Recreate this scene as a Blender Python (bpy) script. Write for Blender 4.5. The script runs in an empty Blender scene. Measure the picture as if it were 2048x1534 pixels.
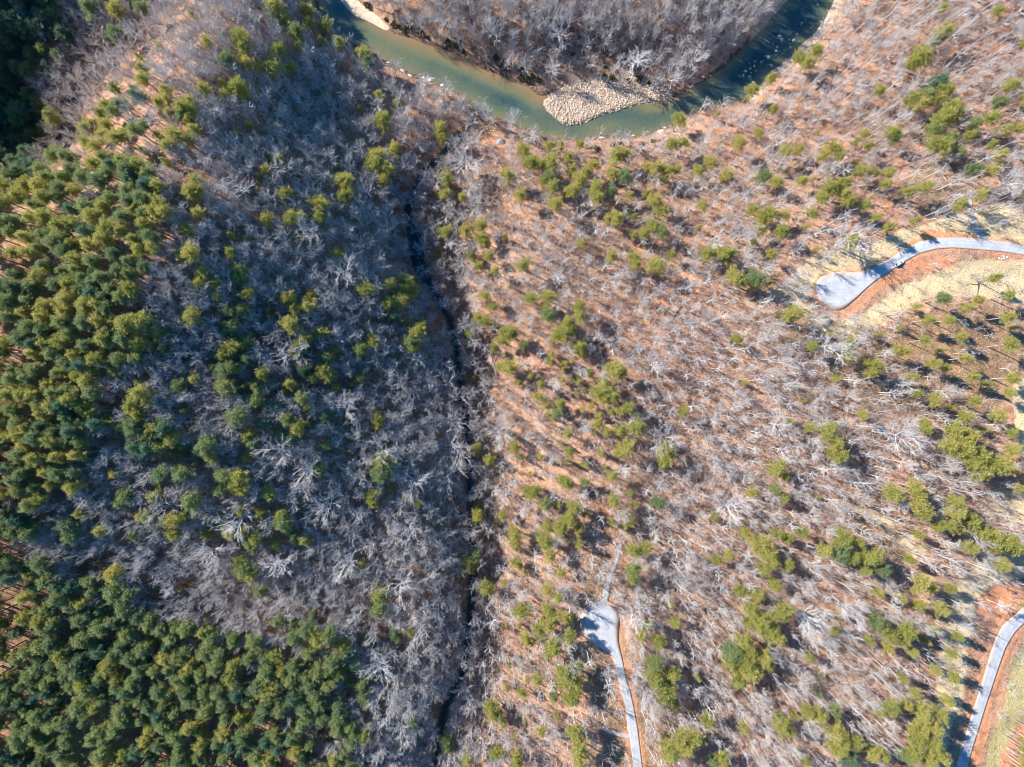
import bpy, bmesh, math, random
import numpy as np
from mathutils import Vector
random.seed(7); rng = np.random.default_rng(7)
S = bpy.context.scene
COL = S.collection

# ------------------------------------------------------------------ camera, sky, sun, exposure
HC = 380.0                       # height of the drone above the river, metres
TAN = 0.745                      # half width of the view over distance (24 mm lens)
cam_d = bpy.data.cameras.new('camera'); cam = bpy.data.objects.new('camera', cam_d); COL.objects.link(cam)
cam.location = (0, 0, HC); cam.rotation_euler = (0, 0, 0)
cam_d.sensor_width = 36; cam_d.lens = 18 / TAN; cam_d.clip_start = 1; cam_d.clip_end = 12000
S.camera = cam
SUN_EL = math.radians(34); az = math.radians(28)
sdir = Vector((-math.cos(az) * math.cos(SUN_EL), math.sin(az) * math.cos(SUN_EL), math.sin(SUN_EL)))
W = bpy.data.worlds.new('World'); S.world = W; W.use_nodes = True
wn = W.node_tree.nodes; bg = wn['Background']
sk = wn.new('ShaderNodeTexSky'); sk.sky_type = 'NISHITA'; sk.sun_disc = False
sk.sun_elevation = SUN_EL; sk.sun_rotation = math.atan2(sdir.x, sdir.y); sk.air_density = 0.9; sk.dust_density = 0.1; sk.ozone_density = 4.0
hs = wn.new('ShaderNodeHueSaturation'); hs.inputs['Saturation'].default_value = 1.4
W.node_tree.links.new(sk.outputs[0], hs.inputs['Color']); W.node_tree.links.new(hs.outputs[0], bg.inputs[0]); bg.inputs[1].default_value = 0.13
sun_d = bpy.data.lights.new('sun', 'SUN'); sun = bpy.data.objects.new('sun', sun_d); COL.objects.link(sun)
sun_d.energy = 5.0; sun_d.angle = math.radians(0.5); sun_d.color = (1.0, 0.955, 0.88)
sun.rotation_euler = sdir.to_track_quat('Z', 'Y').to_euler(); sun.location = sdir * 600
vs = S.view_settings; vs.view_transform = 'Standard'; vs.look = 'None'; vs.gamma = 1; vs.use_curve_mapping = False
vs.exposure = 1.22
S.cycles.filter_width = 1.0

# ------------------------------------------------------------------ helpers
def V(a): return np.asarray(a, float)
def ray(px, py, z):              # point of the photograph's ray at height z
    d = (HC - z) * TAN / 1024
    return (px - 1024) * d, -(py - 767) * d
def topx(x, y, z):
    d = (HC - z) * TAN / 1024
    return 1024 + x / d, 767 - y / d
def vnoise(x, y, f, seed):       # smooth lattice noise, -1..1
    r = np.random.default_rng(seed); tab = r.uniform(-1, 1, (256, 256))
    X = x * f + 1000.3; Y = y * f + 1000.7
    i = np.floor(X).astype(int); j = np.floor(Y).astype(int); u = X - i; v = Y - j
    u = u * u * (3 - 2 * u); v = v * v * (3 - 2 * v)
    g = lambda a, b: tab[a % 256, b % 256]
    return (g(i, j) * (1 - u) + g(i + 1, j) * u) * (1 - v) + (g(i, j + 1) * (1 - u) + g(i + 1, j + 1) * u) * v
def sstep(a, b, x):
    t = np.clip((x - a) / (b - a), 0, 1); return t * t * (3 - 2 * t)
def sd_poly(x, y, P, pad=20.0):  # signed distance to a polygon, positive inside; -99 far away
    x = np.atleast_1d(V(x)); y = np.atleast_1d(V(y)); P = V(P); out = np.full(x.shape, -99.0)
    m = (x > P[:, 0].min() - pad) & (x < P[:, 0].max() + pad) & (y > P[:, 1].min() - pad) & (y < P[:, 1].max() + pad)
    if not m.any(): return out
    X = x[m]; Y = y[m]; d = np.full(X.shape, 1e9); ins = np.zeros(X.shape, bool)
    for k in range(len(P)):
        ax, ay = P[k]; bx, by = P[(k + 1) % len(P)]
        ex, ey = bx - ax, by - ay; t = np.clip(((X - ax) * ex + (Y - ay) * ey) / (ex * ex + ey * ey + 1e-9), 0, 1)
        d = np.minimum(d, (X - ax - t * ex) ** 2 + (Y - ay - t * ey) ** 2)
        c = ((ay > Y) != (by > Y)) & (X < (bx - ax) * (Y - ay) / (by - ay + 1e-12) + ax); ins ^= c
    d = np.sqrt(d); out[m] = np.where(ins, d, -d); return np.maximum(out, -99)
def d_line(x, y, P, vals=None):  # distance to a polyline, with a value carried along it
    d = np.full(x.shape, 1e9); val = np.zeros(x.shape); P = V(P)
    for k in range(len(P) - 1):
        ax, ay = P[k]; bx, by = P[k + 1]; ex, ey = bx - ax, by - ay
        t = np.clip(((x - ax) * ex + (y - ay) * ey) / (ex * ex + ey * ey + 1e-9), 0, 1)
        q = np.hypot(x - ax - t * ex, y - ay - t * ey); m = q < d
        d = np.where(m, q, d)
        if vals is not None: val = np.where(m, vals[k] + t * (vals[k + 1] - vals[k]), val)
    return d, val
def pp(s): return [tuple(map(float, e.split(','))) for e in s.split()]

# ------------------------------------------------------------------ plan of the place (photo pixels, projected onto the ground)
CTRL = V(pp('''625,0,2 660,80,2 714,92,2 765,120,2 823,150,2 893,178,2 952,205,2 1030,245,3 1089,280,3 1192,276,3 1262,274,3 1347,252,3 1417,216,3 1495,203,3 1540,155,3 1590,115,3 1660,68,3 1690,0,4
692,5,2 770,50,3 850,70,3 900,80,3.5 1000,120,3.5 1100,160,3 1250,150,3.5 1350,120,4 1450,80,4 1550,10,4 900,0,5 1100,20,6 1300,0,7 1200,80,4.5 1000,-150,10 1300,-150,12
900,290,2.5 850,340,4 815,420,5 830,500,6 860,570,7.5 900,640,9 915,700,10.5 925,780,12.5 935,880,15 940,960,17 942,1060,19.5 945,1150,21.5 940,1250,24 930,1330,26 890,1420,28.5 870,1534,31 850,1660,34
980,260,5 1000,330,8 1100,330,11 1250,320,10 1400,280,10 1500,250,9 1600,150,9 1700,80,9 1800,40,14 1950,-60,20 2048,60,26 1900,150,22 1700,200,17 1800,280,25 2000,250,32 1600,300,18 1450,380,20 1300,420,19 1150,450,20 1000,450,15 960,600,16 1050,600,24 1200,600,28 1300,560,27 1400,500,28 1550,450,33 1700,380,35 1850,400,41 2048,420,44
1600,560,42 1680,580,44 1800,530,45 1900,490,46 2048,500,46 1700,680,46 1900,680,49 2048,700,51 1500,640,39 1400,640,35 1270,660,31 1150,720,29 1020,720,21 980,850,20 1100,850,31 1200,900,37 1250,800,35 1310,850,33 1330,980,36 1300,1080,39 1400,850,37 1450,1000,41 1600,800,45 1800,850,51 2048,850,55
1000,1000,25 1100,1000,34 1200,1050,41 1000,1200,31 1080,1200,37 1200,1240,45 1260,1400,48 1280,1534,50 1130,1400,43 1020,1400,36 960,1480,34 1100,1534,43 1350,1250,43 1380,1400,46 1450,1200,45 1450,1534,51 1600,1100,49 1600,1300,51 1800,1100,54 1800,1300,54 1970,1300,56 2048,1250,57 1940,1534,57 2048,1480,56 1700,1500,54 2048,1050,56
880,900,22 880,1100,27 880,1250,30 800,560,17 800,420,12 820,300,7 850,700,18 700,280,13 700,420,24 600,300,26 600,500,40 700,600,33 500,180,33 500,350,42 450,60,34 420,250,46 400,400,54 380,550,58 250,450,57 250,600,60 120,450,56 0,450,54 100,600,61 0,700,64 150,800,64 300,720,60 400,700,55 500,650,48 600,750,42 750,760,29 700,900,37 780,1000,33 600,900,46 500,850,52 350,880,58 200,950,60 0,950,63 0,1100,60 150,1100,57 300,1050,54 450,1050,49 600,1050,43 750,1150,34 800,1300,36 700,1250,40 550,1250,44 400,1250,46 200,1250,51 0,1300,55 250,1400,50 400,1400,47 550,1400,44 700,1400,41 780,1480,39 650,1534,43 450,1534,46 200,1534,50 0,1534,53 830,1400,36
600,100,20 550,0,18 620,200,14 750,200,7 330,150,42 300,250,45 220,260,38 190,180,27 280,60,26 350,0,26 130,250,17 80,300,13 0,350,30 40,250,14 100,150,22 180,80,22 0,150,26 0,50,34 100,0,32 200,0,28 -120,300,37 -120,100,46 -150,700,68 -150,1300,56 2180,300,42 2180,900,60 2180,1400,58 1200,1660,52 600,1660,46 200,1660,52 1800,1660,58'''))
_cp = V(pp('0,0,2 205,0,2 268,0,0.3 300,893,1.5 345,848,3 420,814,4.2 530,836,5.8 640,900,8.3 780,924,11.8 960,940,16.3 1150,945,20.8 1330,930,25.3 1420,889,27.8 1534,868,30.3 1660,850,33'))
_cx = np.interp(CTRL[:, 1], _cp[1:, 0], np.r_[840, _cp[2:, 1]][:len(_cp) - 1]); _cx[CTRL[:, 1] < 290] = 620 + 1.1 * CTRL[CTRL[:, 1] < 290, 1]; _cz = np.interp(CTRL[:, 1], _cp[:, 0], _cp[:, 2])
_lf = (CTRL[:, 0] < _cx - 25) & (CTRL[:, 2] > _cz + 2); _tl = (CTRL[:, 0] < 290) & (CTRL[:, 1] < 340); _lf &= ~_tl; CTRL[_tl, 2] *= 1.22; CTRL[_lf, 2] = _cz[_lf] + (CTRL[_lf, 2] - _cz[_lf]) * 1.44 + 5.0 * (CTRL[_lf, 0] > _cx[_lf] - 85) * (CTRL[_lf, 1] > 400)  # left hill and corner steepened, creek bank raised, to throw them into shade
CX, CY = ray(CTRL[:, 0], CTRL[:, 1], CTRL[:, 2]); CZ = CTRL[:, 2]
_A = np.stack([CX, CY], 1) / 100
def _phi(r2): return np.where(r2 > 1e-9, 0.5 * r2 * np.log(r2 + 1e-12), 0)
_n = len(CX); _K = _phi(((_A[:, None] - _A[None]) ** 2).sum(-1)) + np.eye(_n) * 0.004
_P = np.c_[np.ones(_n), _A]
_w = np.linalg.solve(np.block([[_K, _P], [_P.T, np.zeros((3, 3))]]), np.r_[CZ, 0, 0, 0])
def base(x, y):                  # smooth hills
    x = np.atleast_1d(V(x)); y = np.atleast_1d(V(y)); out = np.empty(x.shape)
    xc = np.clip(x, -345, 345); yc = np.clip(y, -275, 275)
    for s in range(0, len(x), 20000):
        q = np.stack([xc[s:s + 20000], yc[s:s + 20000]], 1) / 100
        r2 = ((q[:, None] - _A[None]) ** 2).sum(-1)
        out[s:s + 20000] = _phi(r2) @ _w[:_n] + _w[_n] + q @ _w[_n + 1:]
    far = np.hypot(x - xc, y - yc)
    return out + far * 0.02 + sstep(0, 300, far) * 18 * vnoise(x, y, 0.004, 5)
def onbase(pts):                 # pixel list -> world points on the smooth hills
    a = V(pts); px, py = a[:, 0], a[:, 1]; z = np.full(len(a), 30.0)
    for _ in range(25):
        x, y = ray(px, py, z); z = 0.5 * z + 0.5 * base(x, y)
    return np.stack([x, y], 1)
RIVER_PX = pp('''600,-130 618,-40 632,0 640,40 675,70 714,95 765,120 823,150 854,164 893,178 923,191 952,206 990,236 1030,252 1060,262 1089,278 1157,281 1192,276 1262,274 1290,272 1319,261 1347,250 1374,231 1417,214 1469,209 1497,201 1529,170 1540,152 1568,128 1590,113 1603,93 1630,70 1652,45 1672,0 1690,-60 1720,-200 1600,-200 1578,-60 1570,0 1556,16 1545,27 1525,53 1488,90 1477,99 1443,132 1417,154 1370,178 1340,196 1302,200 1270,182 1230,174 1190,170 1150,174 1110,186 1080,187 1060,172 1011,150 972,137 936,119 913,105 874,90 835,78 796,66 755,38 722,8 700,-40 690,-130''')
RIVER = np.stack(ray(*V(RIVER_PX).T, 0.0), 1)
BAR_PX = pp('1086,201 1094,222 1108,234 1123,247 1142,250 1160,248 1186,237 1228,223 1265,212 1302,203 1345,200 1340,180 1280,160 1230,155 1190,155 1150,162 1120,180')
BAR = np.stack(ray(*V(BAR_PX).T, 0.4), 1)
SBAR_PX = pp('672,-10 692,18 712,34 741,46 772,63 778,56 760,40 735,18 715,0 700,-30')
SBAR = np.stack(ray(*V(SBAR_PX).T, 0.4), 1)
CREEK_PX = V(pp('950,238,0 925,268,0.3 893,300,1.5 848,345,3 814,420,4.2 828,470,5 836,530,5.8 862,575,6.8 900,640,8.3 913,700,9.8 924,780,11.8 934,880,14.3 940,960,16.3 942,1060,18.8 945,1150,20.8 940,1250,23.3 930,1330,25.3 889,1420,27.8 868,1534,30.3 850,1660,33.3'))
CREEK = np.stack(ray(CREEK_PX[:, 0], CREEK_PX[:, 1], CREEK_PX[:, 2]), 1); CREEKZ = CREEK_PX[:, 2]
CREEKW = V([4, 3, 1.2, 0.7, 1.0, 2.8, 2.8, 0.9, 0.5, 0.8, 0.5, 0.5, 0.6, 0.6, 0.7, 0.7, 0.7, 0.7, 0.7, 0.7])
def up(l): return [(1600 + a / 4.571, 430 + b / 4.571) for a, b in l]
RU_N = up(pp('150,690 150,640 160,600 190,568 230,545 280,525 330,512 430,521 500,523 560,518 650,490 800,410 960,310 1100,240 1250,207 1500,205 1700,225 1900,245 2048,285')) + [(2110, 503), (2180, 520)]
RU_S = up(pp('152,700 165,740 190,790 250,850 330,875 390,862 440,830 520,760 600,680 700,595 820,520 950,430 1100,350 1250,310 1400,300 1600,315 1850,335 2048,365')) + [(2110, 522), (2180, 541)]
def lo(l): return [(1100 + a / 6.393, 1180 + b / 6.393) for a, b in l]
RL_L = lo(pp('640,150 560,165 510,188 470,210 430,255 395,320 378,400 385,480 405,540 440,590 500,645 560,690 680,760 760,800 810,900 850,1050 880,1200')) + [(1240, 1380), (1250, 1410), (1256, 1460), (1260, 1480), (1267, 1534), (1281, 1660)]
RL_R = lo(pp('660,150 740,165 785,190 820,220 860,260 880,300 890,360 890,420 885,490 880,560 880,630 885,700 920,850 960,1050 990,1190')) + [(1260, 1380), (1268, 1415), (1276, 1460), (1285, 1534), (1299, 1660)]
def lr(l): return [(1850 + a / 3.893, 1140 + b / 3.893) for a, b in l]
RR_L = [(2150, 1130)] + lr(pp('771,290 700,350 600,440 540,560 490,720 450,860 400,1020 350,1180 300,1340 240,1534')) + [(1878, 1660)]
RR_R = [(2150, 1168)] + lr(pp('790,400 700,490 630,610 570,780 520,930 470,1080 420,1240 370,1400 330,1534')) + [(1904, 1660)]
DRIVE_U = pp('1941,398,7 1941.5,418,8 1944.6,433,9 1951,449,11 1959,464,14 1968,481,18')
DRIVE_L = pp('1238,1100,5 1237,1112,6 1233,1126,7 1227,1139,8 1219,1158,9 1214,1176,11 1210,1203,13')
DRIVE_S = pp('1205,1455,6 1220,1464,7 1238,1469,8 1258,1473,9')
def ribbon_edges(d):
    a = V(d); t = np.gradient(a[:, :2], axis=0); t /= np.linalg.norm(t, axis=1)[:, None]
    n = np.c_[-t[:, 1], t[:, 0]]; return a[:, :2] + n * a[:, 2:] / 2, a[:, :2] - n * a[:, 2:] / 2
def resample(P, n):
    P = V(P); s = np.r_[0, np.cumsum(np.linalg.norm(np.diff(P, axis=0), axis=1))]; u = np.linspace(0, s[-1], n)
    return np.c_[np.interp(u, s, P[:, 0]), np.interp(u, s, P[:, 1])]
ROADS = {}
for nm, L, R, n in (('upper_road', RU_N, RU_S, 90), ('lower_road', RL_L, RL_R, 90), ('corner_road', RR_L, RR_R, 60)):
    ROADS[nm] = (resample(onbase(L), n), resample(onbase(R), n))
for nm, d in (('upper_drive', DRIVE_U), ('lower_drive', DRIVE_L), ('side_drive', DRIVE_S)):
    a, b = ribbon_edges(d); ROADS[nm] = (resample(onbase(a), 26), resample(onbase(b), 26))
ROADPOLY = {k: np.r_[a, b[::-1]] for k, (a, b) in ROADS.items()}
def road_sd(x, y):
    d = np.full(np.shape(x), -99.0)
    for k in ('upper_road', 'lower_road', 'corner_road'): d = np.maximum(d, sd_poly(x, y, ROADPOLY[k]))
    return d
def drive_sd(x, y):
    d = np.full(np.shape(x), -99.0)
    for k in ('upper_drive', 'lower_drive', 'side_drive'): d = np.maximum(d, sd_poly(x, y, ROADPOLY[k]))
    return d
PIT = onbase([(1811, 1074)])[0]
def ground(x, y, full=False):
    x = np.atleast_1d(V(x)); y = np.atleast_1d(V(y)); b = base(x, y)
    rd = road_sd(x, y); dd = drive_sd(x, y); rv = sd_poly(x, y, RIVER, 26)
    keep = sstep(2, 10, -np.maximum(rd, dd)) * sstep(-2, 18, -rv)
    z = b + keep * (1.5 * vnoise(x, y, 0.045, 1) + 0.5 * vnoise(x, y, 0.16, 2) + 0.16 * vnoise(x, y, 0.55, 3))
    z = z - 0.16 * (rd > -0.6) - 0.12 * (dd > -0.3) - 0.35 * np.exp(-((rd + 3.4) / 0.8) ** 2)
    bank = 0.35 + 0.1 * vnoise(x, y, 0.3, 8)
    z = bank + (z - bank) * sstep(-1.5, 9, -rv)
    z = np.where(rv > 0, bank - (bank + 1.5) * sstep(0, 4, rv + 0.8 * vnoise(x, y, 0.2, 9)), z)
    for P, hgt in ((BAR, 1.0), (SBAR, 0.7)):
        s = sd_poly(x, y, P); z = np.where(s > -3, np.maximum(z, -1.5 + (1.5 + hgt) * sstep(-3, 2.5, s)), z)
    cd, cz = d_line(x, y, CREEK, CREEKZ)
    _, cw = d_line(x, y, CREEK, CREEKW)
    z = cz - 0.5 + (z - cz + 0.5) * sstep(cw * 0.8, cw + 11, cd)
    pd = np.maximum(np.abs(x - PIT[0]) * 0.8, np.abs(y - PIT[1]))
    z = z - 1.6 * sstep(2.3, 1.6, pd)
    return (z, rd, dd, rv, cd) if full else z
def at(px, py, h=0.0):           # world point under a photo pixel, for a thing whose seen top is h above the ground
    px = np.atleast_1d(V(px)); py = np.atleast_1d(V(py)); h = np.broadcast_to(V(h), px.shape); z = np.full(px.shape, 30.0)
    for _ in range(14):
        x, y = ray(px, py, z + h); z = 0.45 * z + 0.55 * base(x, y)
    x, y = ray(px, py, z + h); return x, y, ground(x, y)

# ------------------------------------------------------------------ object helpers
def tag(o, label=None, cat=None, group=None, kind=None):
    if label: o['label'] = label
    if cat: o['category'] = cat
    if group: o['group'] = group
    if kind: o['kind'] = kind
    return o
def mesh_np(name, v, f, mats, mi=None, smooth=False):   # f: (n,k) int array or list of arrays
    me = bpy.data.meshes.new(name); v = V(v).reshape(-1, 3)
    fs = f if isinstance(f, list) else [f]
    fs = [np.asarray(q, int) for q in fs if len(q)]
    me.vertices.add(len(v)); me.vertices.foreach_set('co', v.ravel().astype(np.float32))
    idx = np.concatenate([q.ravel() for q in fs]); tot = np.concatenate([np.full(len(q), q.shape[1]) for q in fs])
    me.loops.add(len(idx)); me.loops.foreach_set('vertex_index', idx.astype(np.int32))
    me.polygons.add(len(tot)); st = np.r_[0, np.cumsum(tot)[:-1]]
    me.polygons.foreach_set('loop_start', st.astype(np.int32)); me.polygons.foreach_set('loop_total', tot.astype(np.int32))
    for m in (mats if isinstance(mats, (list, tuple)) else [mats]): me.materials.append(m)
    if mi is not None: me.polygons.foreach_set('material_index', np.asarray(mi, np.int32))
    if smooth: me.polygons.foreach_set('use_smooth', np.ones(len(tot), bool))
    me.update(calc_edges=True); return me
def link(name, me, parent=None, loc=None, coll=None):
    o = bpy.data.objects.new(name, me); (coll or COL).objects.link(o)
    if parent: o.parent = parent
    if loc is not None: o.location = loc
    return o
def empty(name, loc, rz=0):
    o = bpy.data.objects.new(name, None); COL.objects.link(o); o.location = loc; o.rotation_euler[2] = rz; o.empty_display_size = 0.5; return o

# materials ---------------------------------------------------------
class NT:
    def __init__(s, name):
        s.m = bpy.data.materials.new(name); s.m.use_nodes = True; s.t = s.m.node_tree; s.n = s.t.nodes; s.b = s.n['Principled BSDF']; s.b.inputs['Roughness'].default_value = 0.9
        s.b.inputs['Specular IOR Level'].default_value = 0.2
    def a(s, t, **k):
        q = s.n.new(t)
        for kk, vv in k.items(): setattr(q, kk, vv)
        return q
    def l(s, a, b): s.t.links.new(a, b)
    def noise(s, scale, detail=3, vec=None, rough=0.55):
        q = s.a('ShaderNodeTexNoise'); q.inputs['Scale'].default_value = scale; q.inputs['Detail'].default_value = detail; q.inputs['Roughness'].default_value = rough
        if vec is None:
            if not hasattr(s, 'geo'): s.geo = s.a('ShaderNodeNewGeometry')
            vec = s.geo.outputs['Position']
        s.l(vec, q.inputs['Vector']); return q.outputs['Fac']
    def ramp(s, x, stops):
        q = s.a('ShaderNodeValToRGB'); e = q.color_ramp.elements
        while len(e) < len(stops): e.new(0.5)
        for el, (p, c) in zip(e, stops): el.position = p; el.color = (*c, 1) if len(c) == 3 else c
        s.l(x, q.inputs[0]); return q.outputs[0]
    def mix(s, f, a, b, mode='MIX'):
        q = s.a('ShaderNodeMix', data_type='RGBA', blend_type=mode)
        for sock, val in ((q.inputs[0], f), (q.inputs[6], a), (q.inputs[7], b)):
            if hasattr(val, 'links'): s.l(val, sock)
            elif isinstance(val, tuple): sock.default_value = (*val, 1)
            else: sock.default_value = val
        return q.outputs[2]
    def math(s, op, a, b=0.0, clamp=False):
        q = s.a('ShaderNodeMath', operation=op, use_clamp=clamp)
        for sock, val in ((q.inputs[0], a), (q.inputs[1], b)):
            if hasattr(val, 'links'): s.l(val, sock)
            else: sock.default_value = val
        return q.outputs[0]
    def col(s, c):
        if hasattr(c, 'links'): s.l(c, s.b.inputs['Base Color'])
        else: s.b.inputs['Base Color'].default_value = (*c, 1)
        return s
    def bump(s, h, strength=0.5, dist=0.3):
        q = s.a('ShaderNodeBump'); q.inputs['Strength'].default_value = strength; q.inputs['Distance'].default_value = dist
        s.l(h, q.inputs['Height']); s.l(q.outputs[0], s.b.inputs['Normal'])
def plain(name, c, rough=0.7, var=0.25, scale=2.0, spec=0.3, metal=0.0):
    t = NT(name); n = t.noise(scale, 4); k = 1 - var
    t.col(t.ramp(n, [(0.3, tuple(q * k for q in c)), (0.7, tuple(min(1, q * (1 + var * 0.6)) for q in c))]))
    t.b.inputs['Roughness'].default_value = rough; t.b.inputs['Specular IOR Level'].default_value = spec; t.b.inputs['Metallic'].default_value = metal; return t.m
def leaf_mat(name, stops, trans=0.25):
    t = NT(name); oi = t.a('ShaderNodeObjectInfo'); g = t.a('ShaderNodeNewGeometry')
    c = t.ramp(oi.outputs['Random'], stops)
    j = t.ramp(g.outputs['Random Per Island'], [(0, (0.62, 0.62, 0.62)), (1, (1.3, 1.3, 1.25))])
    c = t.mix(1.0, c, j, 'MULTIPLY'); t.col(c); t.b.inputs['Roughness'].default_value = 0.7
    tr = t.a('ShaderNodeBsdfTranslucent'); t.l(c, tr.inputs[0]); mx = t.a('ShaderNodeMixShader'); mx.inputs[0].default_value = trans
    t.l(t.b.outputs[0], mx.inputs[1]); t.l(tr.outputs[0], mx.inputs[2]); t.l(mx.outputs[0], t.n['Material Output'].inputs[0]); return t.m
def bark_mat(name, stops):
    t = NT(name); oi = t.a('ShaderNodeObjectInfo'); c = t.ramp(oi.outputs['Random'], stops)
    n = t.noise(1.5, 3); c = t.mix(1.0, c, t.ramp(n, [(0.3, (0.75, 0.75, 0.75)), (0.7, (1.15, 1.15, 1.15))]), 'MULTIPLY'); t.col(c); return t.m
M = {}
M['needle_yellow'] = leaf_mat('needles_yellow_green', [(0, (0.38, 0.37, 0.10)), (0.5, (0.45, 0.42, 0.12)), (1, (0.52, 0.45, 0.14))], 0.5)
M['needle_mid'] = leaf_mat('needles_mid_green', [(0, (0.24, 0.30, 0.14)), (0.5, (0.30, 0.34, 0.14)), (1, (0.36, 0.38, 0.14))], 0.5)
M['needle_dark'] = leaf_mat('needles_dark_green', [(0, (0.15, 0.24, 0.15)), (1, (0.20, 0.27, 0.14))], 0.5)
M['needle_brown'] = leaf_mat('needles_dead_brown', [(0, (0.42, 0.17, 0.07)), (1, (0.45, 0.19, 0.08))])
M['shrub'] = leaf_mat('shrub_leaves', [(0, (0.05, 0.075, 0.025)), (0.6, (0.09, 0.09, 0.03)), (1, (0.16, 0.13, 0.04))])
M['pine_bark'] = bark_mat('pine_bark', [(0, (0.30, 0.25, 0.21)), (1, (0.44, 0.39, 0.35))])
M['pale_bark'] = bark_mat('pale_bark', [(0, (0.46, 0.42, 0.395)), (0.5, (0.55, 0.51, 0.48)), (1, (0.60, 0.54, 0.50))])
M['white_bark'] = bark_mat('white_bark', [(0, (0.50, 0.475, 0.45)), (1, (0.58, 0.55, 0.51))])
M['twig'] = bark_mat('sapling_twigs', [(0, (0.44, 0.35, 0.32)), (0.5, (0.54, 0.46, 0.43)), (1, (0.60, 0.55, 0.53))])
M['brown_twig'] = bark_mat('brush_twigs', [(0, (0.20, 0.11, 0.07)), (0.5, (0.30, 0.18, 0.12)), (1, (0.36, 0.25, 0.17))])
M['rock'] = bark_mat('river_rock', [(0, (0.40, 0.33, 0.27)), (0.5, (0.50, 0.42, 0.34)), (1, (0.58, 0.50, 0.42))])
def rock_mat():
    t = NT('bar_stone'); g = t.a('ShaderNodeNewGeometry')
    t.col(t.ramp(g.outputs['Random Per Island'], [(0, (0.28, 0.20, 0.14)), (0.4, (0.48, 0.35, 0.24)), (0.8, (0.62, 0.47, 0.33)), (1, (0.40, 0.34, 0.29))])); return t.m
M['stone'] = rock_mat()
M['dark_rock'] = plain('dark_river_rock', (0.16, 0.15, 0.14), 0.6)
M['dead_wood'] = plain('weathered_log', (0.52, 0.46, 0.40), 0.9, 0.3, 1.0)
M['dark_wood'] = plain('dark_log', (0.09, 0.065, 0.05), 0.9, 0.3, 1.0)

def ground_mat():
    t = NT('forest_floor'); A = t.a('ShaderNodeVertexColor', layer_name='cover_a'); B = t.a('ShaderNodeVertexColor', layer_name='cover_b')
    sa = t.a('ShaderNodeSeparateColor'); sb = t.a('ShaderNodeSeparateColor'); t.l(A.outputs[0], sa.inputs[0]); t.l(B.outputs[0], sb.inputs[0])
    n1 = t.noise(0.05, 4); n2 = t.noise(0.35, 5, rough=0.7); n3 = t.noise(1.6, 4, rough=0.7); n4 = t.noise(0.9, 2)
    lit = t.ramp(n2, [(0.28, (0.10, 0.062, 0.046)), (0.44, (0.26, 0.165, 0.12)), (0.58, (0.38, 0.255, 0.19)), (0.75, (0.52, 0.39, 0.30))])
    lit = t.mix(t.ramp(n1, [(0.42, (0, 0, 0)), (0.62, (1, 1, 1))]), lit, (0.42, 0.23, 0.135), 'MIX')
    lit = t.mix(0.6, t.ramp(n2, [(0.28, (0.13, 0.075, 0.05)), (0.45, (0.30, 0.18, 0.125)), (0.58, (0.40, 0.25, 0.175)), (0.75, (0.52, 0.37, 0.27))]), lit)
    n5 = t.noise(0.016, 3); lit = t.mix(1.0, lit, t.ramp(n5, [(0.35, (1.06, 0.90, 0.76)), (0.5, (0.98, 0.95, 0.88)), (0.65, (1.08, 1.06, 0.98))]), 'MULTIPLY')
    fine = t.ramp(n3, [(0.3, (0.52, 0.48, 0.46)), (0.5, (1.05, 1.05, 1.05)), (0.72, (1.5, 1.48, 1.45))])
    c = t.mix(1.0, lit, fine, 'MULTIPLY')
    def cover(mask, stops, soft=0.25, src=None):
        f = t.math('ADD', mask, t.math('MULTIPLY', t.math('SUBTRACT', n4, 0.5), 0.9)); f = t.ramp(f, [(0.5 - soft, (0, 0, 0)), (0.5 + soft, (1, 1, 1))])
        return f, t.ramp(src or n3, stops)
    for mask, stops, soft in (
        (sa.outputs[2], [(0.28, (0.09, 0.055, 0.035)), (0.5, (0.26, 0.155, 0.085)), (0.72, (0.48, 0.33, 0.19))], 0.25),
        (sa.outputs[0], [(0.3, (0.25, 0.17, 0.09)), (0.45, (0.47, 0.35, 0.19)), (0.7, (0.66, 0.53, 0.33))], 0.3),
        (A.outputs[1], [(0.28, (0.19, 0.16, 0.07)), (0.5, (0.36, 0.30, 0.14)), (0.72, (0.58, 0.48, 0.26))], 0.3),
        (sb.outputs[0], [(0.3, (0.56, 0.41, 0.28)), (0.7, (0.72, 0.56, 0.40))], 0.15),
        (sb.outputs[1], [(0.3, (0.24, 0.18, 0.13)), (0.5, (0.44, 0.34, 0.25)), (0.7, (0.60, 0.48, 0.36))], 0.2),
        (sa.outputs[1], [(0.25, (0.40, 0.165, 0.08)), (0.5, (0.54, 0.225, 0.105)), (0.75, (0.62, 0.36, 0.22))], 0.3),
        (sb.outputs[2], [(0.3, (0.035, 0.03, 0.025)), (0.7, (0.09, 0.07, 0.05))], 0.3)):  # wet mud, its tone deepened for the shadow band along the creek
        f, cc = cover(mask, stops, soft); c = t.mix(f, c, cc)
    t.col(c)
    h = t.math('ADD', t.math('MULTIPLY', n3, 0.6), n2); t.bump(h, 0.9, 0.9); return t.m
M['ground'] = ground_mat()
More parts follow.
